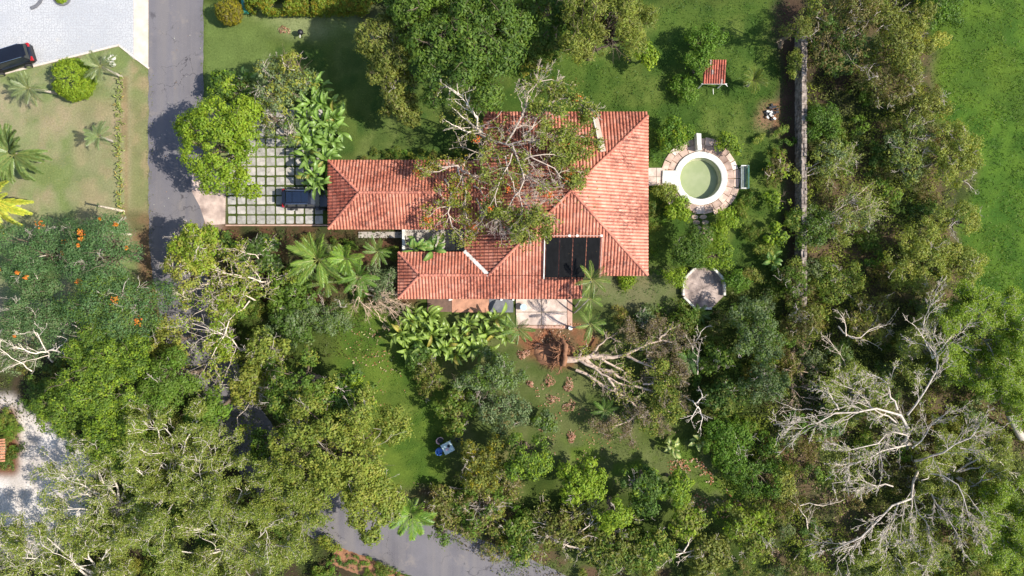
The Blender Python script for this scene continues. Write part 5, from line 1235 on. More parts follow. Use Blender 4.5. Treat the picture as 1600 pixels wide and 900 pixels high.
# tree fallen on the roof
limbs('fallen_tree', 'storm felled tree lying over the roof with pale bare limbs and leafy ends', 'tree', [
 (.34, [(742, 205, 0.0), (742, 205, 3.5), (760, 215, 5.8), (790, 225, 7.2), (815, 220, 8.0)]),
 (.20, [(790, 225, 7.2), (805, 205, 8.0), (820, 180, 8.4), (828, 150, 8.6), (832, 132, 8.8), (850, 121, 8.8), (862, 124, 8.8)]),
 (.16, [(815, 215, 8.0), (835, 195, 8.3), (850, 175, 8.4), (870, 155, 8.4), (905, 160, 8.3)]),
 (.18, [(800, 225, 7.4), (812, 250, 7.8), (818, 280, 7.8), (812, 310, 7.6), (815, 345, 7.3)]),
 (.16, [(805, 235, 7.4), (840, 250, 7.8), (870, 265, 7.7), (890, 285, 7.4)]),
 (.13, [(800, 240, 7.4), (780, 280, 7.4), (772, 320, 6.8), (785, 360, 6.3)]),
 (.13, [(790, 245, 7.2), (800, 300, 7.6), (835, 330, 7.4), (850, 350, 7.0)]),
 (.12, [(815, 220, 7.8), (850, 215, 8.2), (890, 205, 7.8), (915, 215, 7.4)]),
 (.12, [(815, 270, 7.8), (850, 290, 7.8), (870, 310, 7.4)]), (.12, [(810, 300, 7.6), (790, 330, 7.2), (770, 345, 6.8)]), (.12, [(818, 250, 7.8), (850, 240, 8.0), (900, 240, 7.4)]),
], 3, (11, 7, 5), .44, .75, .45, .02, (1.2, 1.1, 1.06), leafpal='ygreen', pal2='olive', nleaf=12, keep=.27, flow=12, minr=.013, thin=.48, rr=.4, seed=21, leafL=.19, leafW=.13, lspread=.2,
 leafbox=[[(820, 130), (930, 130), (945, 260), (900, 300), (850, 240)], [(690, 150), (800, 130), (800, 190), (740, 230)], [(800, 330), (860, 320), (870, 370), (800, 385)], [(740, 170), (830, 250), (800, 300), (750, 300)], [(760, 230), (800, 220), (800, 340), (750, 330)]])
limbs('fallen_tree', 'bare pale limbed tree standing above the roof at the foot of the mango tree', 'tree', [
 (.22, [(748, 205, 0), (747, 203, 6), (746, 190, 8), (738, 172, 8.6), (728, 160, 9)]), (.15, [(730, 165, 8.8), (735, 140, 9.4), (738, 128, 9.6), (720, 112, 9.6), (700, 105, 9.6), (690, 100, 9.6)]),
 (.09, [(722, 115, 9.6), (712, 100, 9.8), (700, 90, 9.8)]), (.10, [(725, 150, 9), (705, 138, 9.2), (682, 130, 9.2)]), (.09, [(745, 203, 6), (725, 205, 6.5), (700, 190, 7)]), (.08, [(745, 200, 6), (765, 215, 6.5), (775, 225, 6.6)]), (.09, [(735, 140, 9), (755, 140, 9.4), (762, 148, 9.4)])],
 3, (6, 4, 3), .45, .7, .5, .05, (1.9, 1.85, 1.8), leafpal='olive', nleaf=6, keep=.12, seed=22)
limbs('fallen_tree', 'broken leafy crown lying on the right end of the long wing roof', 'tree', [
 (.2, [(745, 275, 4.0), (735, 275, 4.8), (722, 265, 5.2), (715, 258, 5.4), (690, 262, 5.4)]), (.14, [(715, 258, 5.4), (722, 282, 5.2), (728, 300, 5.2)]), (.13, [(695, 280, 4.8), (705, 300, 5.2), (708, 312, 5.2)]),
 (.12, [(708, 312, 5.2), (700, 330, 4.8), (705, 350, 4.6), (720, 370, 4.4)]), (.10, [(728, 300, 5.2), (725, 330, 4.8), (735, 355, 4.6)]), (.08, [(700, 262, 5.4), (680, 270, 5.2), (660, 262, 4.8)]), (.09, [(745, 310, 4.8), (755, 340, 4.6), (745, 365, 4.4)]), (.09, [(715, 320, 4.8), (685, 325, 4.6), (670, 340, 4.4)]), (.09, [(740, 290, 5.2), (765, 310, 5.2), (775, 340, 5.0)])],
 3, (8, 5, 4), .48, .75, .4, .0, (1.3, 1.15, 1.1), leafpal='ygreen', pal2='gold', nleaf=9, keep=.13, flow=4, seed=23, leafL=.17, leafW=.12)
# long dead limb across the yard behind the wing
limbs('fallen_branch', 'bare limb leaning over the dark lawn above the long wing', 'branch', [(.09, [(800, 240, 4), (770, 246, 5), (745, 240, 5.2), (720, 228, 5.4)])], 3, (5, 4, 3), .4, .7, .5, .05, (1.4, 1.3, 1.2), seed=24)
# uprooted tree
limbs('uprooted_tree', 'large uprooted tree lying across the garden with grey brown twigs', 'tree', [
 (.36, [(882, 562, .5), (910, 560, 1.0), (945, 558, 1.3), (975, 555, 1.6)]),
 (.22, [(915, 562, 1.0), (945, 580, 1.4), (970, 590, 1.6), (992, 603, 1.8)]),
 (.15, [(900, 578, .7), (935, 595, 1.0), (965, 615, 1.4), (985, 625, 1.6)]),
 (.15, [(905, 562, 1.0), (930, 575, 1.6), (948, 590, 2.0), (975, 602, 2)]),
 (.13, [(950, 590, 2), (962, 612, 1.8), (990, 628, 1.6)]), (.12, [(940, 560, 1.4), (975, 580, 1.4), (985, 595, 1.6)]),
 (.14, [(905, 556, 1.0), (912, 545, 1.6), (918, 540, 1.8)]), (.1, [(930, 550, .6), (945, 530, 1), (950, 525, 1.2), (972, 535, 1.4)]),
 (.15, [(975, 555, 1.6), (1000, 545, 2.2), (1030, 530, 2.8), (1050, 535, 3)]), (.14, [(980, 556, 1.6), (1010, 570, 2.4), (1035, 575, 3)]), (.12, [(992, 603, 1.8), (1020, 610, 2.2), (1050, 620, 2.8)]), (.12, [(985, 625, 1.6), (1005, 650, 2.0), (1020, 665, 2.4)]),
 (.12, [(1030, 530, 2.8), (1045, 515, 3), (1055, 512, 3)]), (.12, [(1000, 640, 2), (980, 660, 2), (960, 665, 2)]), (.12, [(1000, 545, 2.2), (985, 530, 2), (982, 520, 2)]),
 (.1, [(1020, 610, 2.2), (1040, 640, 2.8), (1060, 650, 3)]), (.1, [(1005, 600, 2.2), (1030, 600, 2.8), (1050, 590, 3)]),
], 3, (9, 8, 5), .34, .7, .5, .05, (1.3, 1.12, 1.02), thin=1.0, rr=.16, leafpal='yell', pal2='mid', nleaf=11, keep=.6, seed=31, leafL=.16, leafW=.1,
 leafbox=[[(1035, 560), (1075, 560), (1080, 650), (1000, 720), (960, 690), (1020, 630)]])
for nm_, lb_, tr_, sd_ in (('brushwood', 'dense grey brown dead twig crown at the upper right of the uprooted tree', [(.07, [(1000, 548, 1.2), (1030, 540, 2.2), (1050, 530, 2.8)]), (.07, [(1010, 560, 1), (1040, 548, 2), (1065, 540, 2.6)]), (.06, [(1000, 540, 1), (1015, 522, 2), (1030, 512, 2.4)]), (.06, [(985, 545, 1), (990, 525, 2), (985, 515, 2.2)]), (.06, [(1020, 570, 1), (1045, 572, 2.2), (1060, 568, 2.6)])], 61),
        ('brushwood', 'grey brown dead twig crown at the lower right of the uprooted tree', [(.07, [(990, 620, 1), (1015, 640, 2), (1030, 660, 2.4)]), (.07, [(1000, 605, 1), (1035, 610, 2.2), (1055, 625, 2.6)]), (.06, [(980, 630, 1), (990, 655, 1.8), (985, 680, 2)]), (.06, [(960, 640, 1), (950, 660, 1.8), (935, 675, 2)]), (.06, [(1005, 590, 1), (1030, 590, 2.2), (1060, 595, 2.6)])], 62)):
    limbs(nm_, lb_, 'branches', tr_, 4, (8, 6, 5, 3), .5, .75, .5, .04, (1.0, .9, .88), leafpal='dead', pal2='brown', nleaf=5, keep=.2, seed=sd_, minr=.015, leafL=.13, leafW=.08)
up_ = [o for o in bpy.data.objects if o.name == 'uprooted_tree'][0]
# root plate: ragged disc of soil and roots standing on edge
rng = np.random.RandomState(5)
V = []; F = []; n = 26; nr = 7; cx, cy, _ = P(872, 548)
for j in range(nr):
    for i in range(n):
        a = 2*math.pi*i/n; r = 1.2*(j/(nr-1))*(1+.14*math.sin(3*a)+.10*math.sin(7*a+1)+rng.uniform(-.05, .05)); u = r*math.cos(a); w = r*math.sin(a)
        V.append((cx+w*.25*.6+.25*(1-(j/nr)**2)+rng.uniform(-.1, .1)+.35*(w > 0)*w*.4, cy+u, 1.1+w*.85))
for j in range(nr-1):
    for i in range(n): F.append((j*n+i, j*n+(i+1) % n, (j+1)*n+(i+1) % n, (j+1)*n+i))
V2 = [(x+.35, y, z) for x, y, z in V]; F2 = [tuple(reversed([k+len(V) for k in f])) for f in F]
F3 = [((nr-1)*n+i, (nr-1)*n+(i+1) % n, len(V)+(nr-1)*n+(i+1) % n, len(V)+(nr-1)*n+i) for i in range(n)]
mesh_np('root_plate', V+V2, F+F2+F3, SOILM, None, up_)
roots = []; rad = []
for i in range(30):
    a = rng.uniform(0, 2*math.pi); q = rng.uniform(1.2, 2.3); s0 = rng.uniform(.2, .9)
    p0 = np.array([cx+.1, cy+math.cos(a)*s0, 1.1+math.sin(a)*s0*.7]); p1 = np.array([cx-rng.uniform(.1, 1.0)+.5*rng.rand(), cy+math.cos(a)*q, max(.1, 1.1+math.sin(a)*q*.7)])
    roots.append([tuple(p0), tuple((p0+p1)/2+rng.normal(size=3)*.15), tuple(p1)]); rad.append(rng.uniform(.03, .09))
wood('roots', grow(rng, roots, rad, 2, (4, 3), .5, .8, .8, 0), SOILM, up_, None, (6, 4, 3), .012)
# crater beside it
cr = thing('root_crater', 'dark red soil crater left by the uprooted tree', 'crater', P(866, 556))
V = []; F = []; c0 = P(866, 552); n = 28; nr = 6
for j in range(nr):
    for i in range(n):
        a = 2*math.pi*i/n; r = 1.55*(j/(nr-1))*(1+.12*math.sin(2*a+1)+.08*math.sin(5*a)); h = (.03, .05, .10, .26, .34, .01)[j]*(1+.3*math.sin(4*a)); V.append((c0[0]+r*1.15*math.cos(a), c0[1]+r*.8*math.sin(a), h))
for j in range(nr-1):
    for i in range(n): F.append((j*n+i, j*n+(i+1) % n, (j+1)*n+(i+1) % n, (j+1)*n+i))
mesh_np('soil_rim', V, F, SOILM, None, cr)
# pile of dry twigs beside the south wing
limbs('brushwood', 'heap of dry tan branches at the left end of the south wing', 'branches', [
 (.10, [(548, 445, .4), (560, 448, 1.5), (562, 470, 1.6), (580, 485, 1.4)]), (.12, [(565, 455, .6), (585, 465, 1.6), (605, 480, 1.6), (620, 490, 1.2)]), (.10, [(560, 452, .6), (590, 455, 1.8), (615, 458, 1.8), (630, 462, 1.5)]), (.08, [(575, 465, .6), (590, 490, 1.4), (600, 505, 1)]), (.08, [(570, 455, .6), (600, 468, 1.8), (625, 475, 1.7)])],
 3, (9, 6, 4), .5, .5, .5, .0, (1.5, 1.25, 1.05), seed=41)
# limbs lying over road and by the driveway
limbs('fallen_branch', 'tangle of snapped white limbs below the driveway', 'branch', [
 (.12, [(430, 440, .5), (400, 440, 3), (360, 425, 4), (330, 420, 4.5)]), (.1, [(355, 400, 1), (372, 415, 3), (385, 440, 3.6)]), (.1, [(400, 470, 1), (360, 455, 3), (320, 440, 4), (300, 455, 4)]), (.09, [(340, 420, 3), (350, 450, 4), (330, 480, 4), (305, 490, 4)]), (.09, [(380, 460, 1), (410, 450, 2), (440, 430, 2.5)]), (.09, [(420, 415, 1), (400, 400, 2.6), (365, 388, 3)])],
 3, (8, 5, 4), .5, .65, .5, .0, (1.7, 1.6, 1.5), leafpal='yell', pal2='lime', keep=.14, nleaf=9, seed=42)
limbs('fallen_branch', 'snapped white limbs hanging over the shaded road', 'branch', [
 (.1, [(390, 470, 1), (360, 500, 4), (350, 530, 5), (330, 560, 5)]), (.1, [(400, 560, 1), (370, 540, 4), (340, 520, 5), (300, 505, 5)]), (.08, [(370, 690, 1), (375, 650, 3), (400, 620, 4)]), (.08, [(375, 600, 1), (365, 570, 3), (355, 545, 4)])],
 3, (7, 5, 3), .5, .65, .5, .0, (1.7, 1.6, 1.6), leafpal='yell', pal2='lime', keep=.25, nleaf=10, seed=43)
limbs('dead_branch', 'crossed white limbs among the flame trees near the left edge', 'branch', [
 (.12, [(82, 565, 3), (72, 550, 6), (65, 535, 7), (58, 520, 7.5)]), (.10, [(72, 550, 6), (50, 552, 7), (20, 540, 7.5)]), (.10, [(72, 550, 6), (90, 543, 7), (105, 530, 7.5)]), (.08, [(50, 580, 4), (20, 560, 6), (0, 545, 6.5)])], 3, (5, 4, 3), .45, .6, .5, .05, (2.0, 1.95, 1.9), seed=44)
limbs('fallen_branch', 'long pale fallen limbs beneath the lime trees at the bottom', 'branch', [
 (.13, [(840, 848, .6), (870, 846, 1.4), (905, 830, 2.0), (930, 812, 2.4), (960, 805, 2.6)]), (.1, [(870, 846, 1.4), (905, 855, 1.6), (930, 875, 1.6)]), (.09, [(800, 823, .6), (840, 815, 1.4), (870, 825, 1.6)]), (.08, [(835, 850, 1), (860, 828, 1.6), (925, 800, 2)]), (.08, [(760, 790, .5), (790, 815, 1.2), (850, 850, 1.4)])],
 3, (8, 5, 3), .45, .6, .5, .0, (1.6, 1.5, 1.45), leafpal='olive', keep=.2, nleaf=8, seed=45)
limbs('fallen_branch', 'forked snapped white branch at the lower edge', 'branch', [
 (.13, [(1115, 850, .5), (1090, 858, 1.6), (1068, 862, 2.2), (1048, 868, 2.4)]), (.10, [(1068, 862, 2.2), (1078, 842, 2.6), (1088, 825, 2.6)]), (.10, [(1075, 870, 1), (1095, 868, 1.4), (1110, 866, 1.4)])], 3, (6, 4, 3), .4, .6, .5, .0, (1.9, 1.8, 1.7), seed=46)
limbs('dead_branch', 'white forked dead branch right of the uprooted crown', 'branch', [
 (.11, [(1065, 618, 1), (1085, 628, 3), (1090, 635, 3.2), (1080, 655, 3.2)]), (.09, [(1090, 635, 3.2), (1098, 650, 3.2), (1095, 672, 3)]), (.09, [(1088, 630, 3.2), (1098, 620, 3.4), (1095, 610, 3.4)]), (.07, [(1090, 585, 1), (1092, 560, 2), (1075, 530, 2.6)]), (.07, [(1086, 540, 1), (1095, 520, 2), (1105, 510, 2)])], 3, (5, 4, 3), .4, .65, .5, .0, (1.9, 1.85, 1.8), seed=47)
limbs('fallen_branch', 'dry brown twig heap on the verge above the lower road', 'branches', [
 (.08, [(690, 775, .3), (720, 795, .9), (750, 805, 1)]), (.08, [(730, 800, .4), (750, 790, 1), (790, 780, 1.2)]), (.07, [(700, 760, .3), (740, 765, .8), (790, 760, .8)]), (.07, [(740, 815, .3), (760, 800, 1), (780, 820, .8)])], 3, (9, 6, 4), .5, .6, .4, .0, (1.3, 1.1, 1.0), leafpal='brown', pal2='yell', keep=.25, nleaf=6, seed=48)
limbs('dead_branch', 'curling bare pale limb in the scrub left of the yellow tree', 'branch', [
 (.10, [(1310, 510, 2), (1325, 525, 3.2), (1342, 530, 3.6), (1358, 515, 3.8), (1385, 508, 4)]), (.08, [(1322, 525, 3), (1322, 505, 3.4), (1312, 490, 3.6)]), (.06, [(1330, 600, 1), (1315, 560, 2), (1295, 530, 2.4)]), (.07, [(1270, 640, 1), (1240, 640, 1.5), (1210, 625, 1.8)])], 3, (6, 4, 3), .42, .65, .5, .0, (1.7, 1.6, 1.5), seed=49)
limbs('fallen_branch', 'thin bare limb lying in the lower part of the scrub', 'branch', [
 (.08, [(1268, 845, .5), (1262, 810, 1.6), (1250, 795, 2), (1235, 783, 2)]), (.07, [(1250, 790, 2), (1290, 790, 2), (1320, 780, 2)]), (.06, [(1240, 875, .5), (1255, 858, 1), (1280, 838, 1.2)])], 3, (5, 4, 3), .42, .65, .5, .0, (1.5, 1.4, 1.3), seed=50)
limbs('brushwood', 'bare tan brush heap in the scrub left of the great dead tree', 'branches', [
 (.09, [(1225, 580, .4), (1250, 565, 1), (1270, 575, 1.2)]), (.08, [(1210, 570, .4), (1240, 580, .8), (1290, 590, 1)]), (.06, [(1230, 600, .3), (1250, 620, .8), (1275, 625, .8)])], 3, (8, 6, 4), .5, .6, .4, .0, (1.3, 1.05, .9), seed=51)
# crownless palm trunks on the dry lawn
for i, (bx_, by_, tx, ty, lab) in enumerate(((193, 330, 155, 322, 'bare white palm trunk standing on the dry lawn, upper of two'), (204, 367, 160, 360, 'bare pale palm trunk beside the flame trees, lower of two'))):
    b = P(bx_, by_); H = 4.0; a = P(tx, ty, H); t = thing('dead_palm', lab, 'dead palm', (b[0], b[1], 0))
    V, F = tubes(np.array([resample([b, ((a[0]+b[0])/2+.05, (a[1]+b[1])/2, H/2), a])]), np.array([np.linspace(.15, .08, K)]), 9); o = mesh_np('trunk', V, F, BARK, None, t, True); o.color = (1.5, 1.45, 1.35, 1)
    for k in range(2):
        o = link('frond', FR['royal'][k], t); o.location = (a[0]-b[0], a[1]-b[1], H-.1); o.scale = (.4,)*3; o.rotation_euler = (0, .5, 2.6+k*.8)
# ------------------------------------------------------------------ scrub: individual shrubs sharing a few meshes
def shrub_mesh(i, pal, pal2, p2, H, r, dens, L, Wd, nleaf=14, twigs=0):
    rng = np.random.RandomState(500+i); lm = make_lumps(rng, (0, 0), r, r*.9, H, 7, size=.45)
    V, F, Cc = foliage(rng, lm, pal, dens, nleaf, L, Wd, .2, -.1, pal2, p2)
    return V, F, Cc
SHM = []
for i, (pal, pal2, p2, H, r, dens, L, Wd) in enumerate([('mid', 'olive', .3, 1.8, 1.5, 2.2, .17, .1), ('olive', 'brown', .3, 2.0, 1.4, 1.9, .17, .09), ('green', 'dark', .4, 1.3, 1.6, 2.2, .2, .1),
        ('feather', 'yell', .3, 2.4, 1.6, 1.8, .15, .09), ('grey', 'mid', .4, 1.8, 1.4, 2.0, .16, .09), ('dark', 'olive', .4, 1.6, 1.6, 2.0, .18, .11), ('ygreen', 'mid', .4, 1.9, 1.5, 2.0, .18, .12), ('brown', 'olive', .5, 1.5, 1.3, 1.6, .16, .08)]):
    V, F, Cc = shrub_mesh(i, pal, pal2, p2, H, r, dens, L, Wd); o = mesh_np('shrub', V, F, LEAF, Cc); SHM.append(o.data); bpy.data.objects.remove(o)
kinds = ['mid green', 'olive', 'deep green', 'pale yellow green', 'grey green', 'dark green', 'yellow green', 'brownish']
LAND = [((1418, 660), 'the great dead tree'), ((1246, 120), 'the upper part of the boundary wall'), ((1246, 300), 'the middle of the boundary wall'), ((1246, 470), 'the lower end of the boundary wall'),
        ((1094, 278), 'the round pool'), ((1098, 450), 'the octagonal terrace'), ((1405, 60), 'the tall olive tree'), ((1485, 245), 'the pale field edge tree'), ((1440, 400), 'the yellowish feathery tree'),
        ((1345, 335), 'the fan shaped twiggy tree'), ((1360, 500), 'the dry yellow tree'), ((1250, 580), 'the tan brush heap'), ((1180, 525), 'the blue grey green tree'), ((1090, 640), 'the white forked dead branch'), ((1180, 735), 'the low deep green thicket'),
        ((1115, 790), 'the leaf strewn lawn'), ((1085, 860), 'the forked snapped branch'), ((1250, 800), 'the thin bare limb'), ((1410, 850), 'the thin feathery tree'), ((1500, 740), 'the foliage under the dead tree'), ((1590, 660), 'the snapped trunk'),
        ((880, 846), 'the long fallen limbs'), ((750, 800), 'the dry twig heap'), ((643, 802), 'the bright lime palm'), ((497, 405), 'the wide green palm'), ((430, 352), 'the parking kerb'), ((1010, 400), 'the east wall of the house'), ((690, 80), 'the mango tree'), ((620, 250), 'the long wing'),
        ((945, 40), 'the fingery tree'), ((60, 700), 'the sandy yard'), ((190, 600), 'the bright mid green tree'), ((285, 725), 'the white limbed tree'), ((360, 840), 'the wide feathery tree'), ((560, 880), 'the red earth bank'), ((990, 560), 'the uprooted tree'), ((1205, 177), 'the rubbish heap'), ((400, 470), 'the snapped white limbs')]
DIR8 = ['right of', 'above and right of', 'above', 'above and left of', 'left of', 'below and left of', 'below', 'below and right of']
def where_is(x, y, d2=True):
    (a, b), nm = min(LAND, key=lambda q: (q[0][0]-x)**2+(q[0][1]-y)**2)
    r = math.hypot(x-a, y-b); an = int(round(math.atan2(b-y, x-a)/(math.pi/4))) % 8
    return ('close ' if r < 32 else 'a little way ' if r < 62 else 'well ')+DIR8[an]+' '+nm
SHR = []
def scrub(poly, n, weights, where, seed, smin=.7, smax=1.2, mind=17):
    rr = random.Random(seed); xs = [p[0] for p in poly]; ys = [p[1] for p in poly]; got = []; tries = 0
    while len(got) < n and tries < n*40:
        tries += 1; x = rr.uniform(min(xs), max(xs)); y = rr.uniform(min(ys), max(ys))
        if not pip(np.array([x]), np.array([y]), poly)[0] or any((x-a)**2+(y-b)**2 < mind**2 for a, b in got): continue
        got.append((x, y)); k = rr.choices(range(8), weights)[0]; c = P(x, y, .8)
        o = bpy.data.objects.new('shrub', SHM[k]); COL.objects.link(o); o.location = (c[0], c[1], 0); s = rr.uniform(smin, smax)
        o.scale = (s*rr.uniform(.85, 1.15), s*rr.uniform(.85, 1.15), s*rr.uniform(.8, 1.1)); o.rotation_euler = (0, 0, rr.uniform(0, 6.28)); w = rr.uniform(.8, 1.2)
        o.color = (w*rr.uniform(.9, 1.15), w, w*rr.uniform(.8, 1.1), 1)
        tag(o, kinds[k]+' shrub '+where_is(x, y), 'shrub', 'shrubs '+where); SHR.append((y, o))
scrub([(1262, -10), (1470, -10), (1450, 120), (1470, 240), (1480, 380), (1470, 500), (1260, 500)], 48, (2, 3, 2, 2, 2, 2, 1, 3), 'in the tangle between the boundary wall and the field', 1)
scrub([(1200, 500), (1540, 480), (1610, 560), (1610, 905), (1190, 905), (1180, 800)], 76, (3, 3, 3, 2, 2, 2, 2, 2), 'in the lower right scrub around the great dead tree', 2)
scrub([(1050, 490), (1230, 470), (1230, 700), (1090, 690), (1080, 600)], 24, (3, 2, 3, 0, 2, 3, 1, 1), 'between the octagonal terrace and the lower scrub', 3)
scrub([(840, 800), (1180, 850), (1180, 930), (900, 930), (700, 850), (700, 790)], 20, (2, 3, 1, 1, 1, 1, 2, 2), 'along the bottom edge above the road verge', 4)
scrub([(1175, 200), (1236, 200), (1236, 470), (1160, 470), (1150, 330)], 16, (3, 1, 3, 0, 0, 1, 3, 1), 'in the overgrown strip left of the boundary wall', 5, .45, .8)
scrub([(355, 362), (470, 362), (460, 520), (360, 540), (340, 400)], 14, (2, 1, 1, 0, 2, 4, 1, 1), 'in the dark bed below the parking grid', 6, .6, 1.0)
scrub([(470, 365), (635, 380), (600, 470), (480, 460)], 10, (2, 1, 1, 0, 3, 3, 0, 1), 'under the palms left of the house', 7, .5, .8)
scrub([(0, 560), (250, 520), (330, 600), (330, 720), (150, 720), (110, 690), (50, 650), (0, 640)], 20, (4, 1, 2, 0, 1, 3, 1, 1), 'beneath the green trees above the sandy yard', 8)
scrub([(160, 800), (520, 780), (540, 905), (60, 905), (60, 860)], 26, (3, 2, 2, 2, 1, 2, 3, 0), 'under the feathery trees at the lower left', 9)
scrub([(560, -40), (860, -40), (860, 20), (560, 10)], 12, (2, 2, 1, 0, 0, 4, 0, 1), 'in the shade along the upper edge', 10)
scrub([(565, 235), (740, 235), (740, 248), (565, 248)], 12, (2, 1, 4, 0, 0, 2, 1, 0), 'along the upper eave of the long wing', 11, .3, .5, 10)
scrub([(800, 0), (870, 0), (870, 110), (820, 110)], 8, (1, 1, 1, 0, 0, 5, 0, 1), 'in the shade between the two tall trees', 12)
scrub([(1010, 170), (1050, 180), (1035, 260), (1015, 250)], 4, (1, 0, 4, 0, 0, 1, 1, 0), 'between the house and the pool', 13, .4, .6, 12)
scrub([(1018, 310), (1050, 330), (1060, 440), (1020, 440)], 8, (2, 0, 4, 0, 0, 2, 1, 0), 'along the east side of the house', 14, .4, .7, 14)
scrub([(-10, 645), (26, 650), (26, 735), (-10, 740)], 9, (1, 0, 3, 0, 0, 2, 2, 0), 'in the planted bed at the left edge', 15, .5, .7, 10)
scrub([(520, 862), (640, 905), (500, 905)], 8, (1, 1, 3, 0, 0, 2, 2, 0), 'on the red bank below the lower road', 16, .5, .7, 14)
scrub([(940, 480), (1030, 470), (1060, 520), (960, 520)], 7, (1, 3, 1, 0, 2, 1, 1, 2), 'between the patio palms and the terrace', 17, .4, .7, 14)

# ------------------------------------------------------------------ ground cover that nobody could count
def scatter(name, poly, per_m2, L, Wd, zmax, palA, palB, seed, hs=1.2, flatn=.5, wob=.8, mat=None, tone=1.0, vary=3.0):
    rng = np.random.RandomState(seed); pg_ = gp(poly); xs = [p[0] for p in pg_]; ys = [p[1] for p in pg_]
    n = int((max(xs)-min(xs))*(max(ys)-min(ys))*per_m2); x = rng.uniform(min(xs), max(xs), n); y = rng.uniform(min(ys), max(ys), n)
    k = pip(x+(fbm(x, y, 2, seed+5)-.5)*2*wob, y+(fbm(x, y, 2, seed+9)-.5)*2*wob, pg_); x = x[k]; y = y[k]
    k = (np.hypot(x-POOL[0], y-POOL[1]) > 4.0) & (np.hypot(x-ox, y-oy) > 2.1) & ~pip(x, y, gp([(230, 100), (320, 100), (320, 330), (230, 330)]) if name != 'verge_grass' else gp([(0, 0), (1, 0), (0, 1)])) & ~pip(x, y, gp(rect(1014, 260, 1040, 292))); x = x[k]; y = y[k]
    h = fbm(x, y, hs, seed+2, 3); big = fbm(x, y, vary, seed+3, 3); k = rng.rand(len(x)) < np.clip((h-.3)*4, .15, 1); x = x[k]; y = y[k]; h = h[k]; big = big[k]; n = len(x)
    z = .03+zmax*np.clip((h-.35)*2.6, 0, 1)*rng.rand(n)**.5
    e = .25; gxn = (fbm(x+e, y, hs, seed+2, 3)-h)/e; gyn = (fbm(x, y+e, hs, seed+2, 3)-h)/e
    nr = np.stack([-gxn*zmax*2, -gyn*zmax*2, np.ones(n)], 1)+rng.normal(size=(n, 3))*flatn
    t = np.clip((big-.5)*4+.5+rng.normal(size=n)*.25, 0, 1); a = np.array(palA); b = np.array(palB)
    col = (b+(a-b)*t[:, None])*rng.uniform(.8, 1.2, (n, 1))*tone*np.array([1.05, .95, .7])
    V, F, Cc = leaf_quads(rng, np.stack([x, y, z], 1), nr, L, Wd, np.clip(col, .004, .8))
    o = mesh_np(name, V, F, mat or LEAF, Cc); o['kind'] = 'stuff'; return o
scatter('undergrowth', [(1255, -60), (1460, -60), (1440, 120), (1490, 240), (1480, 480), (1640, 560), (1640, 940), (1180, 940), (1110, 720), (1150, 600), (1200, 500), (1255, 470)], 60, .2, .11, 1.0, (.24, .32, .05), (.15, .19, .05), 100)
scatter('undergrowth', [(1020, 470), (1230, 440), (1230, 620), (1110, 720), (1060, 600)], 42, .19, .11, .7, (.11, .21, .035), (.10, .12, .035), 110)
scatter('field_grass', [(1440, -60), (1760, -60), (1760, 560), (1590, 560), (1525, 500), (1490, 360), (1530, 260), (1450, 160)], 42, .24, .055, .35, (.14, .22, .03), (.065, .14, .018), 120, .9, .75)
scatter('field_grass', [(1540, 760), (1700, 700), (1700, 960), (1540, 960)], 30, .24, .06, .3, (.12, .22, .03), (.06, .13, .022), 125, .9, .75)
scatter('lawn_weeds', [(800, 95), (1010, 100), (1040, 0), (1236, -20), (1236, 420), (1150, 420), (1150, 330), (1015, 330), (1015, 175), (830, 175)], 32, .2, .055, .22, (.085, .18, .028), (.045, .115, .02), 130, .8, .7)
scatter('lawn_weeds', [(1014, 300), (1060, 310), (1075, 380), (1040, 440), (1015, 470), (925, 470), (1014, 430)], 30, .18, .055, .2, (.12, .20, .035), (.055, .13, .02), 135, .8, .7)
scatter('lawn_weeds', [(540, 500), (610, 520), (720, 560), (720, 760), (650, 760), (560, 600)], 26, .15, .05, .1, (.12, .24, .03), (.07, .16, .02), 140, .8, .7)
scatter('lawn_weeds', [(900, 690), (1110, 680), (1220, 740), (1220, 860), (1090, 830), (1060, 730), (900, 730)], 30, .18, .05, .2, (.12, .22, .03), (.07, .13, .02), 145, .8, .7)
scatter('undergrowth', [(350, 358), (640, 358), (640, 470), (600, 560), (350, 560)], 26, .16, .09, .4, (.07, .13, .03), (.07, .05, .025), 150)
scatter('undergrowth', [(-60, 540), (330, 560), (520, 780), (540, 960), (-60, 960), (-60, 850), (110, 830), (130, 760), (105, 700), (50, 650), (-60, 640)], 28, .17, .1, .5, (.12, .19, .035), (.08, .08, .03), 160)
scatter('undergrowth', [(640, 770), (760, 800), (880, 880), (1180, 920), (1180, 960), (870, 960), (720, 850), (620, 790)], 34, .16, .09, .35, (.10, .17, .035), (.10, .08, .035), 170)
scatter('joint_grass', [(352, 180), (512, 180), (512, 352), (352, 352)], 46, .11, .035, .035, (.13, .19, .045), (.08, .12, .03), 175, .5, .6)
scatter('lawn_grass', [(318, 12), (600, 12), (600, 245), (520, 245), (318, 150)], 30, .11, .03, .03, (.14, .21, .06), (.08, .14, .035), 180, 1.5, .8)
scatter('lawn_grass', [(-40, 120), (0, 118), (188, 73), (232, 108), (232, 350), (-40, 350)], 22, .10, .03, .03, (.27, .25, .12), (.14, .19, .06), 185, 1.5, .8)
scatter('verge_grass', [(229, 110), (240, 110), (240, 470), (229, 470)], 40, .14, .04, .08, (.2, .23, .08), (.12, .15, .05), 190, .6, .7, .25)
scatter('verge_grass', [(313, 12), (323, 12), (323, 215), (313, 215)], 40, .13, .04, .07, (.16, .22, .06), (.1, .15, .04), 191, .6, .7, .25)
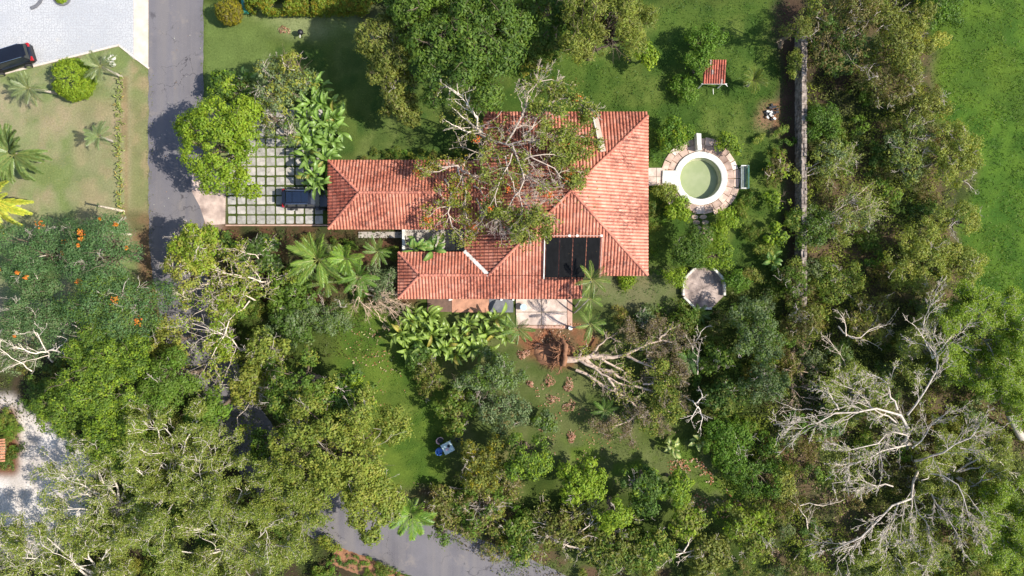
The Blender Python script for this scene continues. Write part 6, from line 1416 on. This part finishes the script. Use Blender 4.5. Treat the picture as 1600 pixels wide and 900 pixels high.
def litter(name, poly, n, cols, L, Wd, seed, zz=.05):
    rng = np.random.RandomState(seed); pg_ = gp(poly); xs = [p[0] for p in pg_]; ys = [p[1] for p in pg_]; x = rng.uniform(min(xs), max(xs), n*4); y = rng.uniform(min(ys), max(ys), n*4)
    k = pip(x, y, pg_) & (rng.rand(n*4) < np.clip((fbm(x, y, 1.2, seed)-.4)*5, 0, 1)); x = x[k][:n]; y = y[k][:n]; m = len(x); c = np.array(cols)[rng.randint(len(cols), size=m)]*rng.uniform(.7, 1.2, (m, 1))
    V, F, Cc = leaf_quads(rng, np.stack([x, y, zz+rng.rand(m)*.12], 1), rng.normal(size=(m, 3))*.3+[0, 0, 1], L, Wd, c); o = mesh_np(name, V, F, PETAL, Cc); o['kind'] = 'stuff'
OR = [(.42, .17, .09), (.46, .27, .16), (.36, .13, .06), (.5, .36, .25)]
litter('fallen_leaves', [(1040, 720), (1090, 715), (1160, 790), (1130, 810), (1060, 780)], 420, OR, .22, .14, 1)
litter('fallen_leaves', [(530, 510), (600, 515), (640, 620), (570, 640)], 160, OR+[(.5, .5, .2)], .16, .1, 2)
litter('fallen_leaves', [(830, 600), (900, 620), (1000, 700), (870, 730)], 160, OR, .14, .09, 3)
litter('fallen_leaves', [(815, 508), (905, 505), (935, 530), (860, 545)], 260, OR, .14, .09, 4)
litter('fallen_leaves', [(640, 750), (830, 790), (900, 860), (700, 810)], 500, [(.26, .16, .09), (.35, .25, .15), (.5, .42, .2)], .14, .07, 5)
litter('fallen_leaves', [(1190, 480), (1330, 560), (1330, 900), (1200, 900)], 1500, [(.26, .16, .10), (.36, .24, .16), (.2, .11, .07)], .17, .09, 6, .3)
litter('road_debris', [(236, 0), (315, 0), (315, 330), (236, 330)], 40, [(.5, .5, .45), (.35, .2, .1), (.6, .6, .5)], .09, .06, 7, .02)
rng = np.random.RandomState(88); n_ = 900; lx = rng.uniform(-6, 8, n_); ly = rng.uniform(3, 15, n_)      # leaf litter below the felled tree
zr = np.minimum(np.minimum(zE(lx, 0), zW(lx, 0)), np.minimum(zN(0, ly), zS(0, ly))); k_ = (lx > -4.2) & (fbm(lx, ly, 1.5, 5) > .5) & ((ly < 12) | (lx > -2.5)) & ((lx > -3) | (ly > 3.6)); lx = lx[k_]; ly = ly[k_]; zr = zr[k_]
V, F, Cc = leaf_quads(rng, np.stack([lx, ly, zr+.13], 1), rng.normal(size=(len(lx), 3))*.3+[0, 0, 1], .17, .09, np.array([(.22, .14, .07), (.34, .24, .12), (.2, .25, .05)])[rng.randint(3, size=len(lx))]); mesh_np('roof_litter', V, F, PETAL, Cc)['kind'] = 'stuff'
# ------------------------------------------------------------------ small things
def bromeliad(px, py, r, k):
    rng = np.random.RandomState(int(px*7+py)); c = P(px, py, .2); n = int(70+rng.rand()*70); a = rng.uniform(0, 6.283, n); q = np.sqrt(rng.rand(n))*r/16*(1+.3*np.sin(2*a+py)+.2*np.sin(3*a+px))
    pos = np.stack([c[0]+q*np.cos(a), c[1]+q*np.sin(a), .10+.22*(1-q/(r/16))+rng.rand(n)*.05], 1); d = np.stack([np.cos(a)*.4, np.sin(a)*.4, np.ones(n)], 1)+rng.normal(size=(n, 3))*.25
    col = np.array([.33, .15, .09])*rng.uniform(.55, 1.3, (n, 1))+(rng.rand(n, 1) < .35)*np.array([.18, .16, .12])
    V, F, Cc = leaf_quads(rng, pos, d, .2, .075, col); o = mesh_np('leaf_heap', V, F, PETAL, Cc, origin=(c[0], c[1], 0))
    tag(o, k, 'leaf heap', 'small round heaps of dry orange leaves on the lower lawn')
for (a, b, r) in ((817, 554, 8), (842, 541, 7), (857, 597, 10), (829, 600, 5), (862, 624, 9), (889, 602, 9), (890, 635, 9), (848, 666, 8), (893, 683, 7)): bromeliad(a, b, r, 'small round heap of dry orange leaves near the uprooted tree')
# garden table and three chairs
tx, ty, _ = P(700.5, 697)
tb = thing('garden_table', 'pale aqua square garden table with a dark pot on it'.replace(' with a dark pot on it', ' on the shaded lawn'), 'table', (tx, ty, 0))
m = MB().box(tx-.52, ty-.52, .68, tx+.52, ty+.52, .73, R(28)); m.build('tabletop', TABLE, tb, bevel=.02)
for a in (0, 1, 2, 3):
    an = R(28+45+90*a); MB().cyl(tx+.6*math.cos(an), ty+.6*math.sin(an), 0, .68, .035, 8).build('leg', TABLE, tb)
m = MB().cyl(tx+.12, ty+.22, .735, .95, .11, 14, .15); pt_ = m.build('flower_pot', DARKM, None, origin=(tx, ty, .73)); tag(pt_, 'small dark round pot on the garden table', 'pot')
m = MB().box(tx-.2, ty-.25, .735, tx+.12, ty-.02, .745, R(10)); o = m.build('paper', PINKP, None, origin=(tx, ty, .735)); tag(o, 'pale sheet lying on the garden table', 'paper')
def gchair(px, py, ang, mat, lab, seat=None):
    x, y, _ = P(px, py, .4); t = thing('garden_chair', lab, 'chair', (x, y, 0)); BASE[t.name] = (0, 0, 0); t.rotation_euler = (0, 0, ang)
    MB().cyl(0, 0, .38, .43, .27, 20).build('seat', seat or mat, t, bevel=.012)
    V = []; F = []; n = 15
    for i in range(n):
        a = math.pi*(.5+1.1*(i/(n-1)-.5)*1.15)+math.pi/2; hgt = .36*math.sin(math.pi*(.12+.76*i/(n-1)))
        for r, z in ((.27, .42), (.34, .50+hgt), (.38, .50+hgt), (.31, .42)): V.append((r*math.cos(a), r*math.sin(a), z))
    for i in range(n-1):
        for k in range(4): F.append((i*4+k, i*4+(k+1) % 4, (i+1)*4+(k+1) % 4, (i+1)*4+k))
    F += [(0, 1, 2, 3), tuple((n-1)*4+k for k in (3, 2, 1, 0))]
    MB().add(V, F).build('backrest', mat, t, True)
    for a in range(4): MB().bar((.18*math.cos(a*1.571+.785), .18*math.sin(a*1.571+.785), .38), (.27*math.cos(a*1.571+.785), .27*math.sin(a*1.571+.785), 0), .035).build('leg', mat, t)
gchair(688, 688, R(-35), PINKP, 'pale pink tub chair at the upper left of the garden table', DARKM)
gchair(687, 704.5, R(25), BLUEP, 'bright blue tub chair at the lower left of the garden table')
gchair(713, 685, R(215), DARKM, 'dark tub chair at the upper right of the garden table')
# round glass table on patio
x, y, _ = P(818, 480, .5); t = thing('patio_table', 'small pale blue round table on the patio', 'table', (x, y, 0))
MB().cyl(x, y, .62, .66, .33, 24).build('tabletop', plain('pale_blue_glass', (.38, .5, .56), .2, .1, 3, bmp=0), t)
for a in range(3): MB().bar((x, y, .6), (x+.3*math.cos(a*2.1), y+.3*math.sin(a*2.1), .0+.13), .03).build('leg', CHROME, t)
x, y, _ = P(891, 512); o = MB().cyl(x, y, 0, .42, .18, 14, .22).build('planter', WHITE, None, origin=(x, y, 0)); tag(o, 'small white pot at the lower right patio corner', 'planter')
# three white pots
for (a, b, l) in ((165, 92, 'left'), (174, 89, 'upper right'), (174, 99, 'lower right')):
    x, y, _ = P(a, b, .5); t = thing('white_pot', 'round white pot on the lawn, %s of three near the kerb' % l, 'pot', (x, y, 0))
    MB().ring([(.02, .0), (.16, 0), (.27, .2), (.28, .42), (.22, .52), (.19, .5), (.2, .44), (.02, .44)], x, y, 20).build('bowl', WHITE, t, True)
# kettle grill
x, y, _ = P(469, 50, .8); t = thing('kettle_grill', 'black kettle grill on the upper lawn', 'grill', (x, y, 0))
MB().ring([(.01, 1.02), (.12, 1.0), (.22, .93), (.28, .8), (.29, .76), (.27, .66), (.18, .56), (.01, .52)], x, y, 20).build('kettle', DARKM, t, True)
MB().bar((x, y-.28, .82), (x, y-.55, .82), .06).build('handle', WHITE, t)
for a in range(3): MB().bar((x, y, .6), (x+.3*math.cos(a*2.1+.5), y+.3*math.sin(a*2.1+.5), 0), .03).build('leg', DARKM, t)
# orange heap, shrubs on lawn
bromeliad(443, 46, 7, 'orange leaf heap left of the kettle grill'); bpy.data.objects[[o.name for o in bpy.data.objects if o.name.startswith('leaf_heap')][-1]].pop('group', None)
# cart at the upper edge
x, y, _ = P(383, 8, .6); t = thing('garden_cart', 'green garden cart with white cover by the golden bush', 'cart', (x, y, 0))
MB().box(x-.35, y-.75, .3, x+.25, y+.5, .7).build('tub', TEAL, t, bevel=.03)
MB().ring([(.01, .98), (.2, .95), (.32, .85), (.34, .75)], x+.25, y+.35, 16).build('cover', WHITE, t, True)
MB().bar((x-.3, y-.7, .7), (x-.3, y-1.0, 1.0), .04).build('handle', CHROME, t)
for s_ in (-1, 1): MB().box(x-.05+s_*.38-.04, y+.0, 0, x-.05+s_*.38+.04, y+.4, .4).build('wheel', RUBBER, t, bevel=.04)
# curved edging at top of the yard
m = MB(); pts = [P(48, 13, .06), P(56, 10, .06), P(62, 4, .06), P(66, -4, .06), P(68, -14, .06)]
for a, b in zip(pts[:-1], pts[1:]): m.bar(a, b, .3, .12)
o = m.build('curved_kerb', plain('dark_kerb', (.12, .12, .13), .8, .2, 3), None, origin=P(56, 8)); tag(o, 'short dark curved kerb at the top of the paved yard', 'kerb')
x, y, _ = P(98, -4); t = thing('planter_circle', 'round planted island at the top of the paved yard', 'planter', (x, y, 0))
MB().ring([(.85, .0), (.85, .16), (.72, .16), (.72, 0)], x, y, 28).build('rim', bpy.data.materials['dark_kerb'], t)
rng = np.random.RandomState(2); V, F, Cc = foliage(rng, [((x, y, .2), (.6, .6, .4))], 'lime', 20, 14, .14, .08, .1); mesh_np('foliage', V, F, LEAF, Cc, t)
# ash heap by the wall
rng = np.random.RandomState(4); t = thing('rubbish_heap', 'burnt rubbish heap with white scraps on bare soil near the wall', 'heap', P(1205, 177))
m = MB()
for i in range(22):
    a, b, _ = P(1205+rng.normal()*5, 177+rng.normal()*5); s = rng.uniform(.06, .2); m.box(a-s, b-s*.6, .02+rng.rand()*.12, a+s, b+s*.6, .14+rng.rand()*.12, rng.rand()*3)
m.build('ash', DARKM, t)
m = MB()
for i in range(9):
    a, b, _ = P(1203+rng.normal()*4, 180+rng.normal()*4); s = rng.uniform(.05, .14); m.box(a-s, b-s*.7, .18, a+s, b+s*.7, .24+rng.rand()*.1, rng.rand()*3)
m.build('scraps', WHITE, t)
# red tiled roof corner at left edge and red bank at lower road
t = thing('garden_hut', 'corner of a small red slatted roof at the left edge', 'hut', P(-16, 706)); x, y, _ = P(-22, 706, 1.8)
MB().box(x-1.0, y-.9, 0, x+.6, y+.9, 1.55).build('wall', PLASTER, t)
for i in range(9): MB().bar((x-1.1, y-1.05+i*.25, 2.0), (x+1.75, y-1.0+i*.25+.15, 1.72), .17, .05).build('roof_slat', plain('rust_slat', (.42, .19, .10), .8, .3, 3) if i == 0 else bpy.data.materials['rust_slat'], t)
m = MB(); pp = [(527, 853), (545, 862), (575, 872), (600, 885), (640, 905)]
V = []; F = []
rngb = np.random.RandomState(6)
for i in range(33):
    f = i/32*4; j = min(int(f), 3); q = f-j; a = pp[j][0]*(1-q)+pp[j+1][0]*q; b = pp[j][1]*(1-q)+pp[j+1][1]*q
    for dy, z in ((-1, 0), (2, .3), (7, .42), (14, .35), (26, 0)):
        X = P(a-dy*.45+rngb.uniform(-1, 1), b+dy+rngb.uniform(-1, 1)); V.append((X[0], X[1], z*rngb.uniform(.8, 1.15) if z else 0.0))
for i in range(32):
    for k in range(4): F.append((i*5+k, i*5+k+1, i*5+6+k, i*5+5+k))
o = mesh_np('earth_bank', V, F, SOILM, None); o['kind'] = 'structure'

for i_, (a_, b_, lab_) in enumerate(((1250, 262, 'sprawling vine crossing the middle of the boundary wall'), (1243, 345, 'small vine creeping over the boundary wall beside the lime shrub'), (1246, 425, 'vine covering the lower part of the boundary wall'), (1246, 470, 'dense vine burying the lower end of the boundary wall'), (1243, 100, 'vine at the foot of the narrow leaved tuft tree'))):
    rng = np.random.RandomState(700+i_); x, y, _ = P(a_, b_, 1.4); lm = [((x+rng.normal()*.3, y+q*.7, 1.35), (.55+.3*rng.rand(), .7, .4)) for q in (-1, 0, 1)]
    V, F, Cc = foliage(rng, lm, 'mid' if i_ % 2 else 'ygreen', 2.4, 14, .17, .1, .24, -.2, 'feather', .3); o = mesh_np('vine', V, F, LEAF, Cc, origin=(x, y, 0)); tag(o, lab_, 'vine')
# labels that several look-alikes share get their order from the top added
from collections import defaultdict
ORD = ['topmost', 'second from the top', 'third from the top', 'fourth from the top', 'fifth from the top', 'sixth from the top', 'seventh from the top', 'eighth from the top', 'ninth from the top', 'tenth from the top', 'eleventh from the top', 'twelfth from the top', 'thirteenth from the top', 'fourteenth from the top',
       'fifteenth from the top', 'sixteenth from the top', 'seventeenth from the top', 'eighteenth from the top', 'fifth from the bottom', 'fourth from the bottom', 'third from the bottom', 'second from the bottom']
dd = defaultdict(list)
for o in SC.objects:
    if 'label' in o and o.parent is None: dd[o['label']].append(o)
for lab, os_ in dd.items():
    if len(os_) < 2: continue
    os_.sort(key=lambda o: -o.location.y); n_ = len(os_)
    for i, o in enumerate(os_):
        w = ORD[i] if i < 18 and not (i == n_-1) else 'lowest' if i == n_-1 else ['', 'second', 'third', 'fourth', 'fifth'][n_-i-1+0 if n_-i-1 < 5 else 4]+' from the bottom'
        if n_-i-1 == 1 and i >= 18: w = 'second from the bottom'
        if n_ == 2: w = 'upper of two' if i == 0 else 'lower of two'
        o['label'] = lab+', '+w
        if len(o['label'].split()) > 16: o['label'] = o['label'].replace('a little way ', '').replace(' and ', ' ').replace('well ', '').replace('close ', '').replace(' the ', ' ').replace(' of two', '')

for o in SC.objects:
    if o.parent is None and 'label' in o and len(o['label'].split()) > 16:
        w = o['label'].split()
        for drop in ('the', 'and', 'small', 'from', 'of'):
            while len(w) > 16 and drop in w: w.remove(drop)
        o['label'] = ' '.join(w)
